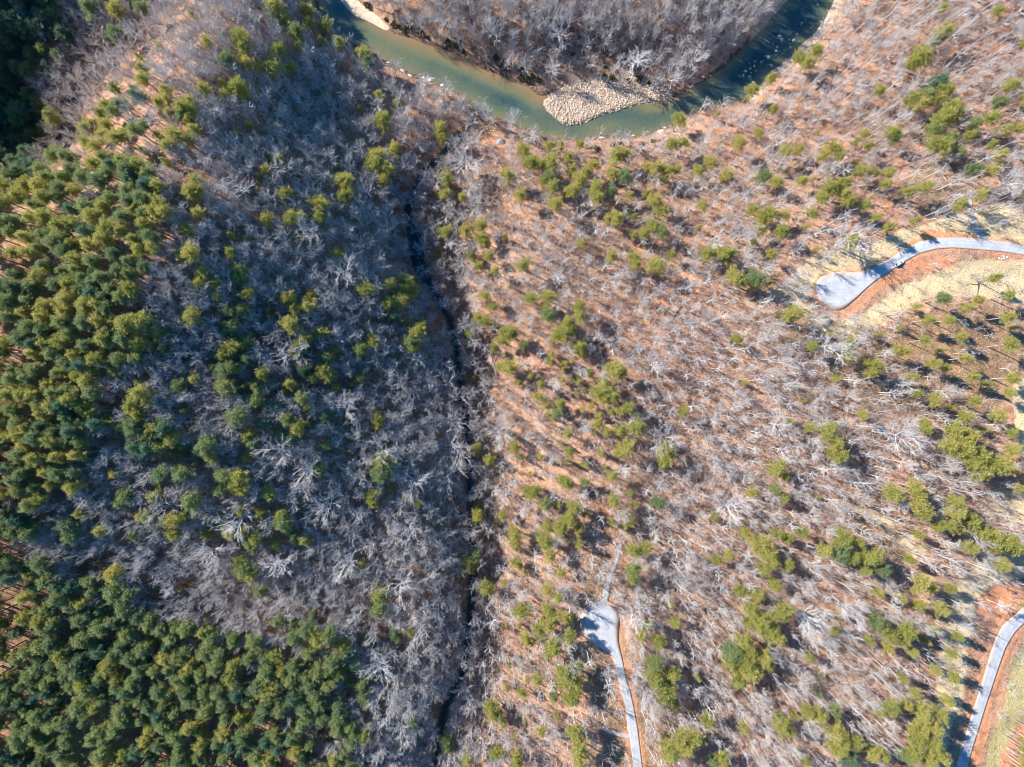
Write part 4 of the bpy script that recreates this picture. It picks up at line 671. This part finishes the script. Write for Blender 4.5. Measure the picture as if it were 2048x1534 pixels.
# saplings and brush: the uncountable undergrowth
def sdens(X, Y):
    b = bdens(X, Y); b = np.where((X > 1600) & (Y < 330), np.minimum(b * 1.5 + 0.15, 1), b); return np.where(((X > 950) & ~((Y < 150) & (X < 1550))) | ((Y < 300) & (X > 400) & (X < 700)), np.clip(b * 1.4 + 0.03, 0, 0.97), b * 0.4)
SP = darts(110000, 9.5, sdens, 31); hs = rng.uniform(4, 9.5, len(SP)); sx, sy, sz = at(SP[:, 0], SP[:, 1], hs * 0.6)
ok = (sd_poly(sx, sy, RIVER) < -0.5) & (d_line(sx, sy, CREEK)[0] > 2.0) & ~camp(*SP.T) & (road_sd(sx, sy) < -2.5) & (drive_sd(sx, sy) < -1) & (sd_poly(sx, sy, BAR) < -4) & (sd_poly(sx, sy, SBAR) < -1)
sx, sy, sz, hs = sx[ok], sy[ok], sz[ok], hs[ok]; n = len(sx); q = hs / 7
scatter('sapling_thicket', 'thin leafless saplings and twigs under the tall trees', 'saplings', SAPS, sx, sy, sz - 0.1, rng.uniform(0, 6.28, n), np.stack([q * rng.uniform(0.8, 1.3, n), q * rng.uniform(0.8, 1.3, n), q], 1), rng.integers(0, len(SAPS), n))
print('saplings', n)
BP = darts(40000, 12, lambda X, Y: 0.55 * (X > 940) + 0.2, 32); bx, by, bz = at(BP[:, 0], BP[:, 1]); pxx, pyy = BP.T
st_ = np.zeros(len(bx))
for q in STRAW + GREEN: st_ = np.maximum(st_, inside(pxx, pyy, q))
ok = (sd_poly(bx, by, RIVER) < -1) & (d_line(bx, by, CREEK)[0] > 2) & ~camp(pxx, pyy) & (road_sd(bx, by) < -3) & (drive_sd(bx, by) < -1) & (sd_poly(bx, by, BAR) < -3) & (sd_poly(bx, by, SBAR) < -1) & ((st_ == 0) | (rng.uniform(size=len(bx)) < 0.15))
bx, by, bz = bx[ok], by[ok], bz[ok]; n = len(bx)
scatter('brush_cover', 'low brown brush and dead stalks on the forest floor', 'brush', BRUSH, bx, by, bz - 0.05, rng.uniform(0, 6.28, n), np.repeat(rng.uniform(0.5, 1.3, n)[:, None], 3, 1), rng.integers(0, 4, n))

# ------------------------------------------------------------------ shrubs on the river banks
SH = darts(3000, 11, lambda X, Y: np.maximum.reduce([inside(X, Y, '770,55 840,72 905,100 940,118 1000,140 1060,165 1090,160 1040,130 960,100 880,72 790,40 740,10 720,-5') * 1.0, 0.35 * inside(X, Y, '1180,120 1260,140 1330,150 1300,170 1200,150'), 0.3 * inside(X, Y, '1090,290 1200,284 1300,280 1340,262 1350,275 1300,295 1100,300')]), 41, box=(700, 1400, -10, 310))
x_, y_, z_ = at(SH[:, 0], SH[:, 1], 1.2); k = 0
for a, b, zz in zip(x_, y_, z_):
    if sd_poly([a], [b], RIVER)[0] > -1.2: continue
    t = empty('shrub', (a, b, zz), random.uniform(0, 6.28)); sc = random.uniform(0.6, 1.25); t.scale = (sc, sc, sc * random.uniform(0.8, 1.1)); st_, lv_ = SHRUBS[k % 4]; link('stems', st_, t); link('foliage', lv_, t)
    north = topx(a, b, zz)[1] < 220
    sx_ = topx(a, b, zz)[0]; spot = 'beside the pale sandbar' if sx_ < 830 else 'along the middle of the river bend' if sx_ < 960 else 'just left of the gravel bar' if sx_ < 1085 else 'behind the gravel bar'
    tag(t, 'low dark green shrub on the far bank ' + spot if north else 'low green shrub on the near bank below the gravel bar', 'shrub', 'shrubs along the far river bank' if north else 'shrubs along the near river bank'); k += 1

# ------------------------------------------------------------------ stones and boulders
def rock(seed, flat=0.6, sub=2):
    bm = bmesh.new(); bmesh.ops.create_icosphere(bm, subdivisions=sub, radius=1); r = random.Random(seed); ax = [(Vector((r.gauss(0, 1), r.gauss(0, 1), r.gauss(0, 1))).normalized(), r.uniform(0.45, 0.85)) for _ in range(7)]
    for v in bm.verts:
        for n_, d_ in ax:
            e = v.co.dot(n_) - d_
            if e > 0: v.co -= n_ * e * 0.9
        v.co += Vector((r.uniform(-1, 1), r.uniform(-1, 1), r.uniform(-1, 1))) * 0.04; v.co.z *= flat
    return bm
def rock_me(name, seed, mat, flat=0.6, sub=2):
    bm = rock(seed, flat, sub); me = bpy.data.meshes.new(name); bm.to_mesh(me); bm.free(); me.materials.append(mat); return me
ST = darts(40000, 2.3, lambda X, Y: np.clip(sd_poly(X, Y, BAR_PX, 8) / np.where(Y < 185, 26, 10) + 0.38 + 0.55 * vnoise(X, Y, 0.09, 61), 0, 1), 51, box=(1070, 1360, 140, 262)); sx, sy, sz = at(ST[:, 0], ST[:, 1])
r0 = []
for s_ in range(5):
    bm = rock(600 + s_, 0.7, 1); bm.verts.ensure_lookup_table(); r0.append((V([v.co[:] for v in bm.verts]), np.array([[v.index for v in f.verts] for f in bm.faces]))); bm.free()
bag = Bag()
for a, b, c_ in zip(sx, sy, sz):
    v, f = r0[random.randrange(5)]; s_ = random.choice((0.2, 0.26, 0.32, 0.4, 0.5, 0.7)); an = random.uniform(0, 6.28); ca, sa_ = math.cos(an), math.sin(an); w = v * V([s_ * random.uniform(0.9, 1.5), s_, s_ * 0.8]); w = np.c_[w[:, 0] * ca - w[:, 1] * sa_, w[:, 0] * sa_ + w[:, 1] * ca, w[:, 2]] + V([a, b, c_ + 0.1]); bag.tri(w, f)
tag(link('gravel_bar_stones', joined('gravel_bar_stones', [(bag, M['stone'])])), 'pale tan stones heaped over the gravel bar in the river bend', 'stones', kind='stuff'); print('stones', len(sx))
rocks = [rock_me('boulder', 700 + k, M['rock'], 0.55) for k in range(5)]; drocks = [rock_me('boulder', 720 + k, M['dark_rock'], 0.5) for k in range(4)]; slab = [rock_me('boulder', 740 + k, plain('pale_slab_%d' % k, (0.66, 0.58, 0.50), 0.8), 0.32) for k in range(3)]
grey = rock_me('boulder', 760, plain('grey_boulder_stone', (0.24, 0.235, 0.24), 0.8), 0.45, 3)
def boulder(px, py, rx, ry, rz, me, lab, grp=None, lift=0.0):
    a, b, c_ = [float(q[0]) for q in at([px], [py])]; o = link('boulder', me, loc=(a, b, max(c_, -0.35) + lift)); m_ = 0.26; o.scale = (rx * m_, ry * m_, (rx + ry) * 0.5 * m_); o.rotation_euler[2] = math.radians(rz); return tag(o, lab, 'boulder', grp)
boulder(1001, 286, 12, 9, -40, grey, 'largest grey boulder, beside the creek mouth below the ring of stumps')
boulder(1173, 195, 4.5, 3.2, 50, grey, 'dark grey boulder in the middle of the gravel bar'); boulder(1270, 196, 3.2, 2.6, 20, grey, 'grey boulder at the right end of the gravel bar')
boulder(1288, 258, 6, 2.2, 25, slab[0], 'flat pale slab lying alone in the water off the near bank'); boulder(1263, 259, 3, 7, 10, slab[1], 'tall white slab at the water edge left of the lone slab'); boulder(1268, 268, 5, 3, 0, slab[2], 'pale slab at the foot of the tall white slab')
boulder(1203, 272, 7, 2.5, 0, slab[1], 'long low pale slab on the near bank under the gravel bar'); boulder(1324, 259, 9, 4, 10, slab[2], 'broad pale slab on the bank right of the lone slab'); boulder(1331, 252, 3.2, 2.6, 0, slab[0], 'small round pale rock above the broad bank slab'); boulder(1324, 221, 6, 2, -10, slab[1], 'tan rock breaking the shallow water above the near bank pines')
for j, (a, b, rx, ry, rr) in enumerate([(857, 157, 6, 4, 30), (866, 152, 3, 6, -40), (872, 163, 5, 4, 0), (882, 168, 6, 4, 20), (846, 152, 4, 3, 0), (830, 134, 3, 2, 0), (824, 136, 2.5, 2, 10), (840, 140, 2.5, 3, 40), (804, 138, 6, 3, -30), (818, 148, 6, 3, -25), (892, 176, 5, 3, 10), (775, 122, 5, 2.5, -20)]):
    boulder(a, b, rx, ry, rr, slab[j % 3], 'pale rock slab on the left bank of the upper river reach', 'pale slabs on the left bank')
r = random.Random(5); RB = [(1545 + 95 * r.random() + 0, 0) for _ in range(0)]
for j in range(90):
    u = r.random(); cx_ = 1655 - 150 * u; cy_ = 30 + 125 * u; a = cx_ + r.gauss(0, 15) - 12; b = cy_ + r.gauss(0, 13) - 2
    x1, y1 = ray(a, b, 0.0)
    if sd_poly([x1], [y1], RIVER)[0] < -2: continue
    dk = r.random() < 0.55; s_ = r.choice((1.6, 2.0, 2.6, 3.4)); boulder(a, b, s_ * r.uniform(1, 1.6), s_, r.uniform(0, 180), (drocks[j % 4] if dk else rocks[j % 5]), '%s boulder in the rocky riffle, toward its %s end' % ('dark wet' if dk else 'tan', 'lower' if u > 0.5 else 'upper'), '%s boulders in the riffle' % ('dark' if dk else 'tan'), 0.15)
for j in range(60):
    u = r.random(); a = 1590 + 90 * u + r.gauss(0, 5); b = 118 - 110 * u + r.gauss(0, 7) + 3; s_ = r.choice((1.8, 2.4, 3.0)); boulder(a, b, s_ * r.uniform(1, 1.7), s_, r.uniform(0, 180), rocks[j % 5], 'tan rock on the right bank beside the %s of the riffle' % ('lower end' if u < 0.33 else 'middle' if u < 0.66 else 'upper end'), 'rocks on the right bank of the riffle', 0.1)
for j in range(40):
    u = r.random(); a = 1300 + 130 * u + r.gauss(0, 4); b = 205 - 60 * u + r.gauss(0, 6); s_ = r.choice((1.5, 2.0, 2.6)); boulder(a, b, s_ * r.uniform(1, 1.7), s_, r.uniform(0, 180), drocks[j % 4] if j % 2 else rocks[j % 5], '%s rock on the shaded far shore right of the gravel bar' % ('dark' if j % 2 else 'tan'), '%s rocks on the shaded far shore' % ('dark' if j % 2 else 'tan'), 0.1)
for j, (a, b) in enumerate([(1999, 516), (2004, 518), (2009, 516), (2014, 515), (2007, 513)]):
    boulder(a, b, 2.6, 2.0, j * 40, slab[j % 3], 'white stone of the small heap below the upper lane by the right edge', 'white stones by the culvert', 0.15)

# ring of stump seats round a fire pit at the creek mouth
cxp, cyp = 982.6, 252.6; fx, fy, fz = [float(q[0]) for q in at([cxp], [cyp])]
def cyl(name, r_, h_, mats, seg=12, bev=0.04):
    bm = bmesh.new(); bmesh.ops.create_cone(bm, cap_ends=True, segments=seg, radius1=r_, radius2=r_ * 0.95, depth=h_); bmesh.ops.translate(bm, verts=bm.verts, vec=(0, 0, h_ / 2 - 0.05))
    bmesh.ops.bevel(bm, geom=[e for e in bm.edges if abs(e.verts[0].co.z - e.verts[1].co.z) < 1e-4], offset=bev, segments=1, affect='EDGES')
    me = bpy.data.meshes.new(name); bm.to_mesh(me); bm.free()
    for m_ in mats: me.materials.append(m_)
    for p in me.polygons: p.material_index = 1 if (len(mats) > 1 and p.normal.z > 0.7) else 0
    return me
mcut = plain('cut_wood', (0.70, 0.53, 0.30), 0.8); mbark2 = plain('stump_bark', (0.2, 0.13, 0.08), 0.9)
stump = cyl('stump_seat', 0.5, 0.6, [mbark2, mcut])
for k in range(11):
    a = k * 2 * math.pi / 11; rr = 2.6 + 0.15 * math.sin(3 * k); X0, Y0 = fx + rr * math.cos(a), fy + rr * math.sin(a); o = link('stump_seat', stump, loc=(X0, Y0, float(ground(X0, Y0)[0]))); o.rotation_euler[2] = k; s_ = 0.85 + 0.3 * ((k * 7) % 5) / 5; o.scale = (s_, s_, 1); tag(o, 'cut log stump set upright in the ring round the fire pit', 'stump', 'stumps in the ring round the fire pit')
bag = Bag(); v, f = r0[1]
fp = empty('fire_pit', (fx, fy, fz)); ash = cyl('ash_bed', 0.75, 0.14, [plain('ash', (0.3, 0.24, 0.18), 0.95)]); link('ash_bed', ash, fp); st1 = rock_me('pit_stone', 801, M['rock'], 0.7, 1)
for k in range(10):
    o = link('stone', st1, fp, (0.95 * math.cos(k * 0.628), 0.95 * math.sin(k * 0.628), 0.1)); o.scale = (0.26, 0.22, 0.22); o.rotation_euler[2] = k
tag(fp, 'round fire pit of stones in the middle of the stump ring at the creek mouth', 'fire pit')

# ------------------------------------------------------------------ fallen logs and standing snags
def log(p0, p1, rad, mat, label, forks=(), name='fallen_log', cat='log', z0=0.0, z1=0.0):
    a = [float(q[0]) for q in at([p0[0]], [p0[1]])]; b = [float(q[0]) for q in at([p1[0]], [p1[1]])]; A = Vector(a) + Vector((0, 0, rad * 0.8 + z0)); B = Vector(b) + Vector((0, 0, rad * 0.8 + z1)); t = empty(name, A); n = 9; bag = Bag(); side = (B - A).cross(Vector((0, 0, 1))).normalized(); rr_ = random.Random(int(p0[0] * 7 + p0[1])); k1, k2 = rr_.uniform(-0.04, 0.04), rr_.uniform(-0.03, 0.03); Ln = (B - A).length
    pts = []
    for i_ in range(n):
        u = i_ / (n - 1); p = A.lerp(B, u) + side * Ln * (k1 * math.sin(u * math.pi) + k2 * math.sin(u * 2 * math.pi)); 
        if z0 == 0 and z1 == 0: p.z = float(ground(p.x, p.y)[0]) + rad * 0.9
        pts.append(p - A)
    tr_ = [rad * (1 - 0.6 * i_ / (n - 1)) for i_ in range(n)]; v, q = tube([p[:] for p in pts], tr_, 7); bag.quad(v, q); bag.tri(v[:7], np.array([[0, i_, i_ + 1] for i_ in range(1, 6)])); link('trunk', joined('log_trunk', [(bag, mat)]), t)
    d = (B - A).normalized()
    for (u, ang, ln) in forks:
        o = pts[int(u * (n - 1))]; e = Vector((d.x * math.cos(ang) - d.y * math.sin(ang), d.x * math.sin(ang) + d.y * math.cos(ang), 0.12)); bg_ = Bag(); v, q = tube([o[:], (o + e * ln * 0.5 + Vector((0, 0, 0.1)))[:], (o + e * ln)[:]], [rad * 0.55, rad * 0.4, rad * 0.15], 5); bg_.quad(v, q); link('limb', joined('log_limb', [(bg_, mat)]), t)
    return tag(t, label, cat)
dw, dk = M['dead_wood'], M['dark_wood']
log((994, 755), (982, 705), 0.42, dw, 'forked white fallen tree just right of the creek, limbs spread upward', [(0.5, 0.35, 5), (0.5, -0.5, 6), (0.75, 0.3, 4), (0.8, -0.45, 4)])
log((1021, 795), (1005, 782), 0.34, dw, 'short white log down the slope from the forked fallen tree')
log((1016, 826), (982, 812), 0.32, dw, 'long curved white log below the forked fallen tree', [(0.55, 0.5, 4), (0.7, -0.4, 3)])
log((1020, 858), (1040, 834), 0.3, dk, 'dark log below the curved white log')
log((1364, 613), (1338, 650), 0.32, dk, 'long dark log of the crossing pair, the steep one', [(0.8, 0.5, 3)])
log((1345, 646), (1420, 648), 0.2, dk, 'thin dark log of the crossing pair, the level one')
log((1690, 868), (1683, 806), 0.36, dk, 'dark upright-lying log in the bare trees below the upper turning circle')
log((1683, 991), (1652, 950), 0.32, dw, 'white log pointing down right at the edge of the brown field', [(0.8, 0.4, 5), (0.85, -0.4, 5)])
log((1618, 1369), (1571, 1370), 0.36, dw, 'long white fallen log lying level in the lower woods'); log((1673, 1369), (1731, 1358), 0.3, dw, 'white log beside the long white fallen log, tilted up right'); log((1697, 1262), (1735, 1249), 0.3, dw, 'white log right of the bare trees at the lower right, tilted up right')
log((1770, 1032), (1779, 1006), 0.3, dk, 'short dark log left of the square clay pit'); log((1655, 1053), (1700, 1040), 0.3, dw, 'white branched log at the left edge of the brown field', [(0.5, 0.5, 4), (0.6, -0.5, 4)])
log((1890, 362), (1872, 329), 0.26, dw, 'pale log on the brown slope above the upper lane'); log((1744, 74), (1770, 87), 0.3, dw, 'white log in the twiggy slope at the upper right'); log((1786, 341), (1752, 320), 0.28, dw, 'white log on the slope above the straw clearing')
log((1086, 1440), (1066, 1410), 0.3, dw, 'pale log left of the lower lane'); log((930, 1395), (975, 1381), 0.25, dw, 'thin tan log near the bottom, by the creek'); log((860, 300), (838, 312), 0.3, dk, 'dark log across the creek below its mouth')
log((846, 484), (830, 467), 0.25, dw, 'white log lying over the dark pool of the creek')
log((1155, 1452), (1163, 1425), 0.3, dk, 'dark leaning snag left of the gravel spur', name='dead_snag', cat='snag', z1=9)
log((1960, 567), (1912, 575), 0.26, dk, 'dark dead snag leaning left over the straw clearing', name='dead_snag', cat='snag', z1=8)
log((1870, 1245), (1869, 1246), 0.22, dw, 'straight dead trunk standing by the brown slope at the lower right', name='dead_snag', cat='snag', z1=14)
log((1948, 1248), (1949, 1247), 0.2, dk, 'tall dead trunk by the bend of the corner road', name='dead_snag', cat='snag', z1=16)

# orange dead pines
t_, c_ = pine_proto(150, 17, 3.0, 0.55, 0.1, 200); dead = dict(h=17, R=3.0, trunk=joined('pine_trunk', [(t_, M['pine_bark'])]), crown=joined('pine_crown', [(c_, M['needle_brown'])]))
for a, b, R_, h_, lab in ((625, 1296, 2.6, 17, 'orange brown dead pine among the green pines at the lower left'), (1930, 1238, 1.3, 6, 'small red brown dead pine beside the straw strip near the corner road')):
    x1, y1, z1 = [float(q[0]) for q in at([a], [b], h_ * 0.85)]; t = empty('dead_pine', (x1, y1, z1)); t.scale = (R_ / 3, R_ / 3, h_ / 17); link('trunk', dead['trunk'], t); link('crown', dead['crown'], t); tag(t, lab, 'pine tree')

# clay heap beside the field
x1, y1, z1 = [float(q[0]) for q in at([1856], [1202])]; hm = rock_me('clay_heap', 777, plain('orange_clay', (0.58, 0.20, 0.09), 0.95), 0.5, 3); o = link('clay_heap', hm, loc=(x1, y1, z1 + 0.1)); o.scale = (2.1, 2.3, 1.9); tag(o, 'rounded heap of orange clay among the pines at the lower right', 'clay heap')

# ------------------------------------------------------------------ small built things
def box(bm, c_, s_, bev=0.02, rz=0):
    r_ = bmesh.ops.create_cube(bm, size=1); vs_ = r_['verts']; bmesh.ops.scale(bm, vec=s_, verts=vs_)
    if bev: bmesh.ops.bevel(bm, geom=list({e for v in vs_ for e in v.link_edges}), offset=bev, segments=2, affect='EDGES'); 
    new = [v for v in bm.verts if not v.tag]
    for v in new: v.co += Vector(c_); v.tag = True
def bmobj(name, bm, mat, parent=None, smooth=False):
    me = bpy.data.meshes.new(name); bm.to_mesh(me); bm.free(); me.materials.append(mat)
    if smooth:
        for p in me.polygons: p.use_smooth = True
    return link(name, me, parent)
def one(name, boxes, mat, parent):
    bm = bmesh.new()
    for b in boxes: box(bm, *b)
    return bmobj(name, bm, mat, parent)
def prism(name, prof, w, mat, parent, bev=0.04, inset=0.0, z_taper=None):   # side profile (x,z) extruded over y
    bm = bmesh.new(); k = len(prof); L_ = [bm.verts.new((x, -w / 2 * (1 - (z_taper(z) if z_taper else 0)), z)) for x, z in prof]; R_ = [bm.verts.new((x, w / 2 * (1 - (z_taper(z) if z_taper else 0)), z)) for x, z in prof]
    bm.faces.new(L_); bm.faces.new(R_[::-1])
    for i_ in range(k): bm.faces.new((L_[i_], R_[i_], R_[(i_ + 1) % k], L_[(i_ + 1) % k])[::-1])
    bmesh.ops.recalc_face_normals(bm, faces=bm.faces)
    if bev: bmesh.ops.bevel(bm, geom=list(bm.edges), offset=bev, segments=2, affect='EDGES')
    return bmobj(name, bm, mat, parent)
def wheel(parent, loc, r_=0.36, w=0.24):
    def disc(name, ra, wd, mat, par):
        bm = bmesh.new(); bmesh.ops.create_cone(bm, cap_ends=True, segments=20, radius1=ra, radius2=ra, depth=wd); bmesh.ops.rotate(bm, verts=bm.verts, cent=(0, 0, 0), matrix=__import__('mathutils').Matrix.Rotation(math.pi / 2, 3, 'X')); bmesh.ops.bevel(bm, geom=[e for e in bm.edges if abs(e.verts[0].co.y - e.verts[1].co.y) < 1e-4], offset=0.03, segments=1, affect='EDGES'); return bmobj(name, bm, mat, par)
    wh = disc('wheel', r_ * 0.62, w * 1.03, mrim, parent); wh.location = loc; disc('tyre', r_, w, mtyre, wh)
mtyre = plain('tyre_rubber', (0.03, 0.03, 0.03), 0.8); mrim = plain('wheel_rim', (0.5, 0.5, 0.52), 0.35, 0.1, 2, 0.5, 0.8); mwhite = plain('white_car_paint', (0.82, 0.82, 0.82), 0.25, 0.03, 1, 0.5); mglass = plain('dark_car_glass', (0.02, 0.025, 0.03), 0.06, 0.1, 1, 0.6); mblack = plain('black_plastic', (0.03, 0.03, 0.03), 0.6); mlamp = plain('lamp_lens', (0.75, 0.75, 0.72), 0.15, 0.05, 1, 0.6); mred = plain('tail_lens', (0.45, 0.02, 0.02), 0.2, 0.05, 1, 0.6)
# white car on the upper lane; local +x is its front, which points down the lane to the lower left
x1, y1 = onbase([(1797, 526.5)])[0]; x2, y2 = onbase([(1806, 521)])[0]; zc = float(base(x1, y1)[0]) + 0.11; hd = math.atan2(y2 - y1, x2 - x1)
car = empty('parked_car', (x1, y1, zc), hd); tag(car, 'white car with dark windows parked on the pale upper lane', 'car')
tp = lambda z: 0.0 if z < 0.95 else (z - 0.95) * 0.28
prism('body', [(-2.32, 0.38), (-2.38, 0.62), (-2.3, 0.98), (-2.1, 1.04), (0.95, 1.05), (1.9, 0.93), (2.3, 0.78), (2.38, 0.5), (2.3, 0.34), (1.85, 0.30), (-1.9, 0.30)], 1.84, mwhite, car, 0.05)
prism('roof', [(-2.05, 1.30), (-1.75, 1.62), (-0.9, 1.70), (0.0, 1.68), (0.28, 1.56), (0.2, 1.50), (-1.7, 1.50)], 1.46, mwhite, car, 0.04)
prism('windscreen', [(0.98, 1.06), (0.24, 1.53), (0.12, 1.53), (0.80, 1.04)], 1.44, mglass, car, 0.01); prism('rear_window', [(-2.26, 1.03), (-1.95, 1.5), (-1.85, 1.5), (-2.1, 1.03)], 1.4, mglass, car, 0.01)
for s_ in (-1, 1):
    o = one('side_window', [((-0.6, s_ * 0.80, 1.28), (2.5, 0.05, 0.42), 0.02)], mglass, car); o.rotation_euler[0] = s_ * 0.16; o.location = (0, s_ * 0.19, 0.02)
    one('pillar', [((-0.55, s_ * 0.80, 1.28), (0.1, 0.12, 0.46), 0.02)], mwhite, car); one('headlight', [((2.24, s_ * 0.68, 0.72), (0.16, 0.36, 0.14), 0.03)], mlamp, car); one('tail_light', [((-2.33, s_ * 0.75, 0.86), (0.1, 0.2, 0.26), 0.03)], mred, car); one('wing_mirror', [((0.62, s_ * 1.0, 1.1), (0.16, 0.2, 0.14), 0.03)], mwhite, car); one('roof_rail', [((-0.8, s_ * 0.66, 1.735), (1.7, 0.05, 0.05), 0.01)], mblack, car)
    for xx in (-1.42, 1.45): wheel(car, (xx, s_ * 0.84, 0.36))
one('front_bumper', [((2.36, 0, 0.45), (0.12, 1.5, 0.2), 0.04)], mblack, car); one('rear_bumper', [((-2.38, 0, 0.48), (0.12, 1.6, 0.2), 0.04)], mblack, car)
# shed on the far bank
mroof1 = plain('dark_metal_roof', (0.10, 0.14, 0.17), 0.5, 0.25, 1.5); mroof2 = plain('white_metal_roof', (0.70, 0.69, 0.66), 0.5, 0.12, 1.2); mroof3 = plain('rusty_roof', (0.36, 0.25, 0.17), 0.8, 0.4, 1.0); mwall = plain('weathered_boards', (0.34, 0.28, 0.22), 0.9, 0.3, 2)
x1, y1, z1 = [float(q[0]) for q in at([1160], [91])]; sh = empty('shed', (x1, y1, z1), math.radians(-2)); tag(sh, 'long low shed with dark, white and rusty roof sections on the far bank', 'shed')
u = 0.277
for nm, xa, xb, ya, yb, mt, hh in (('roof', -16 * u, -8.2 * u, -5.5 * u, 6 * u, mroof1, 2.5), ('roof', -8 * u, 2 * u, -4.5 * u, 4.5 * u, mroof2, 2.7), ('roof', 2.2 * u, 18 * u, -6 * u, 7 * u, mroof3, 2.4)):
    o = one(nm, [(((xa + xb) / 2, (ya + yb) / 2, hh), (xb - xa, yb - ya, 0.08), 0.01)] + [((xa + (xb - xa) * (j + 0.5) / 6, (ya + yb) / 2, hh + 0.06), (0.06, yb - ya, 0.05), 0) for j in range(6)], mt, sh); o.rotation_euler[0] = 0.05
for xx in (-15, -8, 2, 17):
    for yy in (-4, 4): one('post', [((xx * u, yy * u, 1.1), (0.14, 0.14, 2.6), 0)], mwall, sh)
one('wall', [((0, 4.2 * u, 1.15), (31 * u, 0.1, 2.2), 0)], mwall, sh); one('wall', [((17.2 * u, 0, 1.1), (0.1, 8 * u, 2.1), 0)], mwall, sh)
# trailers, drums and tarp by the shed
mdark = plain('dark_painted_steel', (0.05, 0.06, 0.07), 0.5); mtarp = plain('blue_tarp', (0.12, 0.26, 0.48), 0.5, 0.3, 2)
def trailer(px, py, L_, w, rz, deck, label, rails=True):
    a, b, c_ = [float(q[0]) for q in at([px], [py], 0.8)]; t = empty('utility_trailer', (a, b, c_), rz); tag(t, label, 'trailer'); one('deck', [((0, 0, 0.62), (L_, w, 0.12), 0.02)], deck, t)
    if rails: one('rail', [((0, s_ * w / 2, 0.95), (L_, 0.1, 0.1), 0) for s_ in (-1, 1)] + [((s_ * L_ / 2, 0, 0.95), (0.1, w + 0.1, 0.1), 0) for s_ in (-1, 1)] + [((sx_ * L_ / 2, sy_ * w / 2, 0.8), (0.1, 0.1, 0.4), 0) for sx_ in (-1, 1) for sy_ in (-1, 1)], mrim, t)
    one('drawbar', [((L_ / 2 + 0.6, 0, 0.55), (1.3, 0.12, 0.12), 0)], mdark, t)
    for s_ in (-1, 1): wheel(t, (-0.2, s_ * (w / 2 + 0.16), 0.34), 0.34, 0.2)
trailer(1147, 105, 2.7, 2.0, 0.1, mdark, 'dark flat trailer parked just below the left end of the shed', False); trailer(1441, 24, 6.6, 2.6, math.radians(57), mdark, 'long dark trailer with a pale rail frame in the trees near the top', True); trailer(1173, 106, 2.2, 1.8, -0.2, mroof1, 'small grey trailer below the right end of the shed', True)
a, b, c_ = [float(q[0]) for q in at([1088], [103], 0.5)]; bt = empty('tarp_pile', (a, b, c_), -0.25); me = rock_me('tarp', 815, mtarp, 0.55, 3); o = link('tarp', me, bt); o.scale = (1.35, 0.95, 1.2); one('strap', [((0, 0, 0.45), (0.08, 1.7, 0.06), 0), ((0.6, 0, 0.36), (0.08, 1.5, 0.06), 0)], mdark, bt); tag(bt, 'blue tarp tied over a low pile left of the shed', 'tarp')
drum = cyl('drum', 0.45, 0.95, [plain('white_drum', (0.75, 0.75, 0.72), 0.5), ], 16, 0.04)
a, b, c_ = [float(q[0]) for q in at([1071], [99])]; tag(link('drum', drum, loc=(a, b, c_)), 'white drum standing left of the blue tarp', 'drum')
a, b, c_ = [float(q[0]) for q in at([1112], [106], 0.6)]; ct = empty('hand_cart', (a, b, c_), 0.3); one('tub', [((0, 0, 0.6), (1.3, 0.9, 0.45), 0.06)], mdark, ct); one('handle', [((1.0, 0.3, 0.7), (0.9, 0.06, 0.06), 0), ((1.0, -0.3, 0.7), (0.9, 0.06, 0.06), 0)], mwall, ct); wheel(ct, (-0.3, 0.52, 0.28), 0.28, 0.12); wheel(ct, (-0.3, -0.52, 0.28), 0.28, 0.12); tag(ct, 'small dark cart between the blue tarp and the shed', 'cart')
a, b, c_ = [float(q[0]) for q in at([1134], [105], 0.6)]; wp = empty('wood_pile', (a, b, c_), 0.2)
for k in range(7):
    bag = Bag(); yy = (k % 4 - 1.5) * 0.36 + (0.18 if k > 3 else 0); zz = 0.2 + 0.32 * (k > 3); v, q = tube([(-1.0, yy, zz), (0, yy, zz), (1.0, yy, zz)], [0.18, 0.18, 0.17], 8); bag.quad(v, q); link('log', joined('stacked_log', [(bag, M['dead_wood'] if k % 3 == 0 else M['dark_wood'])]), wp)
tag(wp, 'short stack of dark and pale logs left of the dark flat trailer', 'wood pile')
